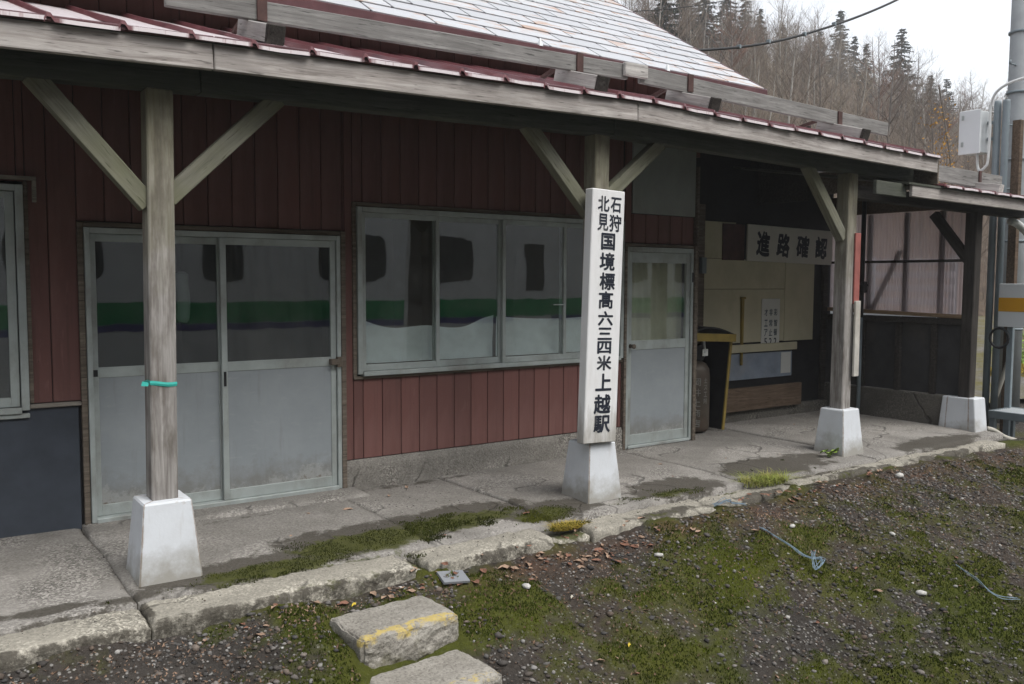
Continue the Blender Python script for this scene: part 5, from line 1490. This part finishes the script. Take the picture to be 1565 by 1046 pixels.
gs = thing('grated_step', 'low grey grated step standing at the right edge', 'step', (11.0, -1.35, -0.2))
fr = MB(); GX0, GX1, GY0, GY1, GZ = 10.60, 11.15, -2.10, -1.16, 0.12
fr.box(GX0, GX1, GY0, GY0 + 0.03, GZ - 0.09, GZ).box(GX0, GX1, GY1 - 0.03, GY1, GZ - 0.09, GZ).box(GX0, GX0 + 0.03, GY0 + 0.03, GY1 - 0.03, GZ - 0.09, GZ).box(GX1 - 0.03, GX1, GY0 + 0.03, GY1 - 0.03, GZ - 0.09, GZ)
fr.build('frame', 'grate_grey', gs)
gr = MB()
for k in range(1, 12): gr.box(GX0 + 0.05 * k - 0.008, GX0 + 0.05 * k + 0.008, GY0 + 0.03, GY1 - 0.03, GZ - 0.02, GZ - 0.005, 0.001)
for k in range(1, 14): gr.box(GX0 + 0.03, GX1 - 0.03, GY0 + 0.072 * k - 0.008, GY0 + 0.072 * k + 0.008, GZ - 0.034, GZ - 0.021, 0.001)
gr.build('grating', 'cabinet_white', gs)
for x in (GX0 + 0.04, GX1 - 0.04):
    for y in (GY0 + 0.04, GY1 - 0.04):
        box('leg', x - 0.03, x + 0.03, y - 0.03, y + 0.03, -0.32, GZ - 0.092, 'grate_grey', gs)

# yard beyond the station end
yd = MB()
n1_, n2_ = 60, 40
U, W = np.meshgrid(np.linspace(11.9, 60, n1_), np.linspace(0.3, 30, n2_))
ZZ = -0.20 + 0.25 * (fbm(U * 0.8, W * 0.8, 12, 4) - 0.45) + 0.02 * W
V = np.stack([U, W, ZZ], -1).reshape(-1, 3)
ii = (np.arange(n2_ - 1)[:, None] * n1_ + np.arange(n1_ - 1)[None, :]).ravel()
tag(link('yard_ground', np_mesh('yard_ground', V, np.stack([ii, ii + 1, ii + n1_ + 1, ii + n1_], -1), True), 'yard'), kind='structure')

# white slatted fence seen faintly through the corrugated plastic
fn = thing('slat_fence', 'white slatted fence showing faintly through the pink plastic wall', 'fence', (13.0, 1.0, 0))
for k in range(5): box('slat', 12.55, 12.58, 0.35, 3.2, 1.10 + k * 0.20, 1.19 + k * 0.20, 'cabinet_white', fn)
for y in (0.40, 1.7, 3.1): box('fence_post', 12.585, 12.66, y - 0.04, y + 0.04, -0.3, 2.02, 'conduit_grey', fn)

# overhead cable
mb = MB(); mb.tube(bez([(8.6, 3.1, 4.95), (10.1, 3.0, 5.10), (12.2, 3.0, 5.62), (14.93, 3.0, 6.66), (18, 3.0, 8.2)], 10), 0.020, 8)
for k in range(9): 
    pass
oc = mb.build('overhead_cable', 'cable_black', smooth=True)
tag(oc, 'thick dark cable rising from the roof to the upper right sky', 'cable')
for (x, z) in ((10.9, 5.27), (11.6, 5.46), (12.5, 5.72), (13.3, 6.02)):
    mb2 = MB(); mb2.box(x - 0.02, x + 0.02, 2.965, 3.035, z - 0.03, z + 0.03, 0.004); mb2.build('cable_clip', 'conduit_grey', oc)
mb = MB(); mb.tube(bez([(9.5, 6.0, 6.2), (14, 6.0, 7.3), (20, 6.0, 9.6)], 10), 0.008, 5)
tag(mb.build('overhead_wire', 'cable_black', smooth=True), 'thin dark wire above the thick overhead cable', 'wire')

# ------------------------------------------------------------------ hill and forest
def hz(x, y):
    y = np.asarray(y, float); x = np.asarray(x, float)
    yy = np.maximum(0, y - 11 - 0.0 * x)
    ridge = 66 + 6 * np.sin(x * 0.035) - 0.05 * x
    r_ = np.minimum(yy, ridge - 11)
    z = -0.35 + 0.475 * (r_ * sstep(0, 12, r_)) + 0.05 * np.maximum(0, yy - (ridge - 11))
    z = z + sstep(0, 8, yy) * (fbm(x * 0.06, y * 0.06, 55, 4) - 0.5) * 6
    return z
U, W = np.meshgrid(np.linspace(-60, 330, 150), np.linspace(10.5, 160, 80))
V = np.stack([U, W, hz(U, W)], -1).reshape(-1, 3)
ii = (np.arange(79)[:, None] * 150 + np.arange(149)[None, :]).ravel()
tag(link('hill', np_mesh('hill', V, np.stack([ii, ii + 1, ii + 151, ii + 150], -1), True), 'hill_floor'), kind='structure')

# unseen hill added behind the train to block low sky and darken the wall
U, W = np.meshgrid(np.linspace(-260, 330, 90), np.linspace(-190, -16, 60))
ZO = -0.9 + 0.75 * np.minimum(np.maximum(0, -18 - W), 70) + (fbm(U * 0.05, W * 0.05, 71, 4) - 0.5) * 8 * sstep(0, 12, -18 - W)
V = np.stack([U, W, ZO], -1).reshape(-1, 3)
ii = (np.arange(59)[:, None] * 90 + np.arange(89)[None, :]).ravel()
tag(link('sky_blocker_hill', np_mesh('sky_blocker_hill', V, np.stack([ii, ii + 1, ii + 91, ii + 90], -1), True), 'hill_floor'), kind='structure')

def make_bare(seed, H, mat_trunk, mat_twig, nb, upright):
    r0 = random.Random(seed)
    tr = MB(); cr_ = MB()
    P = [Vector((0, 0, -0.4))]
    d = Vector((r0.uniform(-.06, .06), r0.uniform(-.06, .06), 1)).normalized()
    n = 8
    for k in range(n):
        d = (d + Vector((r0.uniform(-.07, .07), r0.uniform(-.07, .07), 0.05))).normalized()
        P.append(P[-1] + d * (H * 0.92 / n))
    rad = [0.011 * H * (1 - 0.93 * k / n) + 0.01 for k in range(n + 1)]
    tr.tube(P, rad, 6)
    def at(s):
        f = s * n; i = min(int(f), n - 1)
        return P[i].lerp(P[i + 1], f - i)
    for b in range(nb):
        s = r0.uniform(0.28, 0.98)
        p = at(s); a = r0.uniform(0, 6.283)
        up = upright + r0.uniform(-0.15, 0.35)
        dd = Vector((math.cos(a), math.sin(a), up)).normalized()
        L = H * (0.30 * (1.1 - s) + 0.07) * r0.uniform(0.7, 1.25)
        q = [p]
        for k in range(4):
            dd = (dd + Vector((r0.uniform(-.2, .2), r0.uniform(-.2, .2), r0.uniform(-0.02, 0.22)))).normalized()
            q.append(q[-1] + dd * L / 4)
        rb = 0.0042 * H * (1.15 - s)
        cr_.tube(q, [rb, rb * .75, rb * .55, rb * .35, rb * .15], 3, False)
        for t_ in range(7):
            i = r0.randint(1, 4); f = r0.random()
            st = q[i - 1].lerp(q[i], f)
            a2 = r0.uniform(0, 6.283)
            e = (dd * 0.8 + Vector((math.cos(a2), math.sin(a2), r0.uniform(0.0, 0.9))) * 0.8).normalized()
            L2 = L * r0.uniform(0.22, 0.5)
            m_ = st + e * L2 * 0.5 + Vector((r0.uniform(-.05, .05), r0.uniform(-.05, .05), 0.03)) * L2
            en = st + e * L2 + Vector((0, 0, 0.12)) * L2
            cr_.tube([st, m_, en], [rb * 0.42, rb * 0.28, rb * 0.1], 3, False)
            for _ in range(2):
                e2 = (e + Vector((r0.uniform(-.8, .8), r0.uniform(-.8, .8), r0.uniform(-.1, .7)))).normalized()
                cr_.tube([m_, m_ + e2 * L2 * 0.5], [rb * 0.25, rb * 0.1], 3, False)
    m1_ = bpy.data.meshes.new('bare_trunk'); m1_.from_pydata(tr.v, [], tr.f); m1_.materials.append(M[mat_trunk])
    m2_ = bpy.data.meshes.new('bare_crown'); m2_.from_pydata(cr_.v, [], cr_.f); m2_.materials.append(M[mat_twig])
    return m1_, m2_
def make_conifer(seed, H, spread, mat, gap=0.0):
    r0 = random.Random(seed)
    tr = MB(); tr.tube([(0, 0, -0.5), (0, 0, H * 0.5), (0, 0, H)], [0.016 * H, 0.010 * H, 0.002 * H], 6)
    V = []; Fs = []
    z = H * 0.10
    while z < H * 0.985:
        s = z / H
        L0 = spread * (1 - s) ** 0.85 + 0.10
        nb = 7 if s < 0.7 else 5
        for b in range(nb):
            if r0.random() < gap: continue
            a = r0.uniform(0, 6.283); L = L0 * r0.uniform(0.55, 1.15)
            dr = Vector((math.cos(a), math.sin(a), 0)); sd_ = Vector((-math.sin(a), math.cos(a), 0))
            nseg = max(3, int(L / 0.24))
            for k in range(nseg):
                f = (k + 0.6) / nseg
                c = dr * (L * f) + Vector((0, 0, z - L * 0.32 * f + 0.16 * L * f * f))
                wd_ = (0.34 * (1 - f * 0.55)) * (0.5 + 0.5 * L / max(spread, 1e-3)) + 0.08
                for side in (-1, 1):
                    tip = c + sd_ * side * wd_ * r0.uniform(0.8, 1.5) + dr * r0.uniform(0.05, 0.25) + Vector((0, 0, -wd_ * r0.uniform(0.2, 0.8)))
                    o = len(V)
                    e1 = dr * r0.uniform(0.13, 0.24)
                    V += [c - e1, c + e1, tip]
                    Fs.append([o, o + 1, o + 2])
                o = len(V)
                V += [c - sd_ * 0.17, c + sd_ * 0.17, c + dr * 0.36 + Vector((0, 0, r0.uniform(-0.25, 0.05)))]
                Fs.append([o, o + 1, o + 2])
        z += H * 0.021 + 0.05
    m1_ = bpy.data.meshes.new('conifer_trunk'); m1_.from_pydata(tr.v, [], tr.f); m1_.materials.append(M['bark'])
    m2_ = bpy.data.meshes.new('conifer_crown'); m2_.from_pydata([tuple(v_) for v_ in V], [], Fs); m2_.materials.append(M[mat])
    return m1_, m2_
def plant_tree(name, mt, mc, x, y, z, s, rz, label, group, sz=1.0):
    root = thing(name, label, 'tree', (x, y, z), group)
    mw = Matrix.Translation((x, y, z)) @ Matrix.Rotation(rz, 4, 'Z') @ Matrix.Diagonal((s, s, s * sz, 1))
    link('trunk', mt, None, root, mw)
    link('crown', mc, None, root, mw)
    return root
bare = [make_bare(1, 10, 'bark', 'twig', 34, 0.5), make_bare(2, 10, 'bark_pale', 'twig', 30, 0.8), make_bare(3, 10, 'bark', 'twig_red', 36, 0.6), make_bare(4, 10, 'bark_pale', 'twig_pale', 34, 0.9),
        make_bare(5, 10, 'bark', 'twig', 40, 0.4), make_bare(6, 10, 'bark', 'twig_pale', 32, 0.7)]
con = [make_conifer(11, 10, 2.7, 'conifer', 0.05), make_conifer(12, 10, 2.2, 'conifer', 0.15), make_conifer(13, 10, 3.0, 'conifer_grey', 0.05), make_conifer(14, 10, 2.0, 'conifer_grey', 0.25)]
def at_pix(u, y):
    """x on the ground plan for a bearing u (photo column) at depth y"""
    d = vf + vr2 * ((u - 782.5) / 1343.28)
    return CAM.x + d.x / d.y * (y - CAM.y)
# conifers standing on the ridge and the slope, by bearing
CON = [(1010, 40, 9.5, 0, 'dark conifer rising behind the top of the white roof'), (1270, 62, 12.5, 0, 'tall dark conifer on the ridge, left of the sky gap'), (1292, 60, 9.5, 1, 'slim conifer close right of the tallest ridge conifer'),
       (1185, 64, 9.0, 1, 'thin conifer on the ridge above the cable'), (1222, 66, 8.5, 3, 'sparse thin conifer on the ridge, second above the cable'), (1362, 55, 12.5, 2, 'broad pale green conifer alone in the sky gap'),
       (1395, 62, 7.5, 3, 'thin grey conifer right of the broad pale conifer'), (1432, 48, 8.5, 0, 'short dark conifer on the slope left of the cabinet'), (1485, 63, 8.0, 2, 'grey green conifer on the ridge above the cabinet'),
       (1525, 58, 9.5, 0, 'dark conifer half hidden behind the utility pole'), (1150, 58, 9.0, 3, 'conifer at the ridge just right of the roof'), (1128, 60, 10.5, 1, 'tall conifer where the ridge meets the top edge'), (1065, 52, 10, 2, 'grey green conifer among bare trees above the roof'), (1100, 56, 11, 0, 'dark conifer right of the roof in dense bare trees'),
       (1330, 66, 6.0, 3, 'small grey conifer in the ridge gap'), (1460, 60, 6.0, 1, 'small dark conifer low on the ridge by the cabinet'), (1555, 52, 8.0, 1, 'conifer at the right edge of the photo'), (1408, 44, 7.5, 2, 'dark spreading conifer on the slope below the broad pale one'), (1310, 50, 8.0, 0, 'dark conifer below the slim ridge conifer'), (1035, 46, 9.0, 1, 'conifer close right of the darkest one above the roof'), (1240, 57, 8.5, 2, 'grey green conifer below the overhead cable'), (1500, 47, 6.5, 1, 'small dark conifer behind the cabinet')]
for i, (u, y, hgt, kx, lab) in enumerate(CON):
    x = at_pix(u, y)
    mt, mc = con[kx]
    plant_tree('conifer_tree', mt, mc, x, y, float(hz(x, y)), hgt / 10, i * 1.3, lab, 'conifers on the hill')
# bare trees
cnt = 0; placed = []
GR = {0: 'bare brown forest tree', 1: 'bare forest tree with a pale trunk', 2: 'bare reddish-brown forest tree', 3: 'bare pale grey forest tree', 4: 'broad bare brown forest tree', 5: 'bare forest tree with pale twigs'}
def where(u, y):
    if y > 52: return ' on the ridge against the sky' if u > 1150 else ' high on the hill above the roof'
    if u < 1170: return ' low on the hill behind the white roof'
    return ' on the slope above the lower roof' if u > 1380 else ' on the slope right of the white roof'
tries = 0
while cnt < 283 and tries < 20000:
    tries += 1
    u = rng.uniform(955, 1600); y = 13 + 54 * rng.random() ** 0.8
    x = at_pix(u, y)
    if any((x - a) ** 2 + (y - b_) ** 2 < 2.2 for a, b_ in placed): continue
    placed.append((x, y))
    k = rng.choice((0, 0, 1, 2, 3, 4, 5, 5))
    hgt = rng.uniform(6.0, 9.5) if y > 46 else rng.uniform(6.0, 10.0)
    if y < 24: hgt *= 0.75
    mt, mc = bare[k]
    plant_tree('bare_tree', mt, mc, x, y, float(hz(x, y)), hgt / 10, rng.uniform(0, 6.28), GR[k] + where(u, y), 'forest trees: ' + GR[k] + where(u, y), rng.uniform(0.95, 1.2))
    cnt += 1
# thicket: saplings and brush nobody could count
r0 = random.Random(99)
Vb = []; Fb = []
for _ in range(15000):
    u = r0.uniform(940, 1610); y = 12 + 58 * r0.random() ** 0.7
    x = at_pix(u, y); z = float(hz(x, y)); hgt = r0.uniform(1.2, 4.2)
    lx, ly = r0.uniform(-.25, .25) * hgt, r0.uniform(-.2, .2) * hgt
    w = 0.012 + 0.0009 * y
    def stick(p, q, w):
        o = len(Vb)
        Vb.extend([(p[0] - w, p[1], p[2]), (p[0] + w, p[1], p[2]), (p[0], p[1] + w, p[2]), q])
        Fb.extend([[o, o + 1, o + 3], [o + 1, o + 2, o + 3], [o + 2, o, o + 3]])
    p0, p1 = (x, y, z - 0.2), (x + lx, y + ly, z + hgt)
    stick(p0, p1, w)
    for k in range(5):
        s = r0.uniform(0.25, 0.9)
        b = (x + lx * s, y + ly * s, z + hgt * s)
        l = hgt * r0.uniform(0.2, 0.45)
        stick(b, (b[0] + r0.uniform(-.6, .6) * l, b[1] + r0.uniform(-.5, .5) * l, b[2] + r0.uniform(0.4, 1.0) * l), w * 0.6)
me = np_mesh('thicket', np.array(Vb), np.array(Fb))
tag(link('thicket', me, 'twig'), 'dense thicket of bare saplings and brush over the hillside', 'thicket', kind='stuff')
# sapling with orange leaves
ol = thing('orange_sapling', 'sapling with orange autumn leaves behind the lower roof', 'tree', (at_pix(1438, 9), 9, -0.3))
x, y = at_pix(1438, 9), 9.0
mb = MB(); mb.tube(bez([(x + 0.6, y, -0.3), (x + 0.5, y, 2.2), (x + 0.2, y, 4.0), (x - 0.7, y, 5.9)], 5), [0.04] * 8 + [0.025] * 8, 6)
for k in range(14):
    s = rng.uniform(2.5, 5.6); bx = x + 0.5 - (s - 2.2) * 0.32
    mb.tube([(bx, y, s), (bx + rng.uniform(-.7, .7), y + rng.uniform(-.4, .4), s + rng.uniform(0.1, .6))], [0.012, 0.005], 4)
mb.build('trunk', 'bark', ol)
ol.scale = (1.0, 1.0, 1.32)
V = []; Fs = []
for k in range(420):
    s = rng.uniform(2.9, 5.4); bx = x + 0.5 - (s - 2.2) * 0.34 + rng.gauss(0, 0.25 + 0.05 * (5.5 - s)); by = y + rng.gauss(0, .25); bz = s + rng.gauss(0, .15)
    a = rng.uniform(0, 6.28); l = rng.uniform(0.04, 0.075); o = len(V)
    d_ = Vector((math.cos(a), math.sin(a) * .5, rng.uniform(-.8, .3))) * l; e_ = Vector((-math.sin(a), 0.3, rng.uniform(-.5, .5))) * l * .6
    c = Vector((bx, by, bz))
    V += [c - d_, c + e_, c + d_, c - e_]; Fs.append([o, o + 1, o + 2, o + 3])
mb = MB(); mb.add(V, Fs); mb.build('crown', 'orange_leaf', ol)
# green and yellow shrubs beyond the station end
for i, (u, y, w, h, mat, lab) in enumerate(((1556, 4.5, 0.9, 0.7, 'plant_leaf', 'green leafy shrub beyond the striped sign'), (1546, 2.0, 0.55, 0.35, 'moss_gold', 'yellow moss mound beyond the striped sign'), (1560, 2.6, 0.6, 0.45, 'plant_leaf', 'low green plant behind the grated step'))):
    x = at_pix(u, y); V = []; Fs = []
    for k in range(900):
        a = rng.uniform(0, 6.28); rr = rng.random() ** 0.5; zz_ = (1 - rr * rr) * h * rng.random() ** 0.4
        c = Vector((x + math.cos(a) * rr * w, y + math.sin(a) * rr * w * .7, -0.2 + zz_)); l = rng.uniform(0.03, 0.07)
        d_ = Vector((rng.uniform(-1, 1), rng.uniform(-1, 1), rng.uniform(-.2, 1))) * l; e_ = Vector((rng.uniform(-1, 1), rng.uniform(-1, 1), rng.uniform(-.5, .5))) * l * .5
        o = len(V); V += [c - d_, c + e_, c + d_, c - e_]; Fs.append([o, o + 1, o + 2, o + 3])
    mb = MB(); mb.add(V, Fs)
    tag(mb.build('shrub', mat), lab, 'shrub')

# ------------------------------------------------------------------ the train at the platform (seen mirrored in the panes)
trn = thing('train_car', 'white railcar with a green and violet band, mirrored in the station panes', 'train', (4, -8.9, -0.76))
TY = -7.40
mb = MB(); mb.box(-12, 22, -10.2, TY, -0.05, 3.05, 0.06); mb.build('body', 'train_body', trn)
box('green_band', -11.9, 21.9, TY + 0.002, TY + 0.005, 0.955, 1.285, 'train_green', trn, 0.001)
box('violet_band', -11.9, 21.9, TY + 0.002, TY + 0.005, 0.850, 0.951, 'train_violet', trn, 0.001)
for x in (-10, -8.3, -6.6, -4.9, -3.2, -1.5, 0.2, 1.9, 4.26, 6.4, 8.2, 12.6, 14.6, 16.6, 18.6):
    w = 0.28 if 4 < x < 4.5 else 0.62
    V, Fc = chbox(2 * w, 0.012, 0.82, 0.005)
    # rounded pane
    mb = MB(); ring = []
    for k in range(20):
        a = 6.283 * k / 20; c_, s_ = math.cos(a), math.sin(a)
        ring.append((x + math.copysign(abs(c_) ** 0.4, c_) * w, math.copysign(abs(s_) ** 0.4, s_) * 0.41 + 2.01))
    V = [(p[0], TY + 0.006, p[1]) for p in ring] + [(p[0], TY - 0.004, p[1]) for p in ring]
    mb.add(V, [list(range(20))[::-1]] + [[k, (k + 1) % 20, 20 + (k + 1) % 20, 20 + k] for k in range(20)])
    mb.build('window', 'train_glass', trn)
dr_ = box('door', 9.75, 10.65, TY + 0.004, TY + 0.020, 0.15, 2.55, 'train_body', trn, 0.008)
box('door_window', 9.98, 10.42, TY + 0.021, TY + 0.026, 1.45, 2.35, 'train_glass', dr_, 0.001)
box('green_band', 9.76, 10.64, TY + 0.021, TY + 0.024, 0.957, 1.283, 'train_green', dr_, 0.0005)
for x in (-9, -7, 15, 17):
    mb = MB(); mb.tube([(x, -8.28, -0.33), (x, -8.42, -0.33)], 0.43, 24); mb.build('wheel', 'rail_steel', trn)
box('underframe', -11, 21, -9.9, -7.7, -0.5, -0.06, 'dark_metal', trn)

bpy.data.objects.remove(_fo)

# ------------------------------------------------------------------ haze: fades the hill, also stands in for the window veil lifting blacks
t = NT('haze_veil')
pv_ = t.node('ShaderNodeVolumePrincipled')
pv_.inputs['Color'].default_value = (0.95, 0.955, 0.96, 1)
pv_.inputs['Density'].default_value = 0.0015
pv_.inputs['Anisotropy'].default_value = 0.2
t.l.new(pv_.outputs[0], t.out.inputs['Volume'])
mb = MB()
mb.add([(x, y, z) for x in (-640, 640) for y in (-640, 640) for z in (-5, 75)], [[0, 1, 3, 2], [4, 6, 7, 5], [0, 4, 5, 1], [2, 3, 7, 6], [0, 2, 6, 4], [1, 5, 7, 3]])
tag(mb.build('haze', 'haze_veil'), kind='stuff')
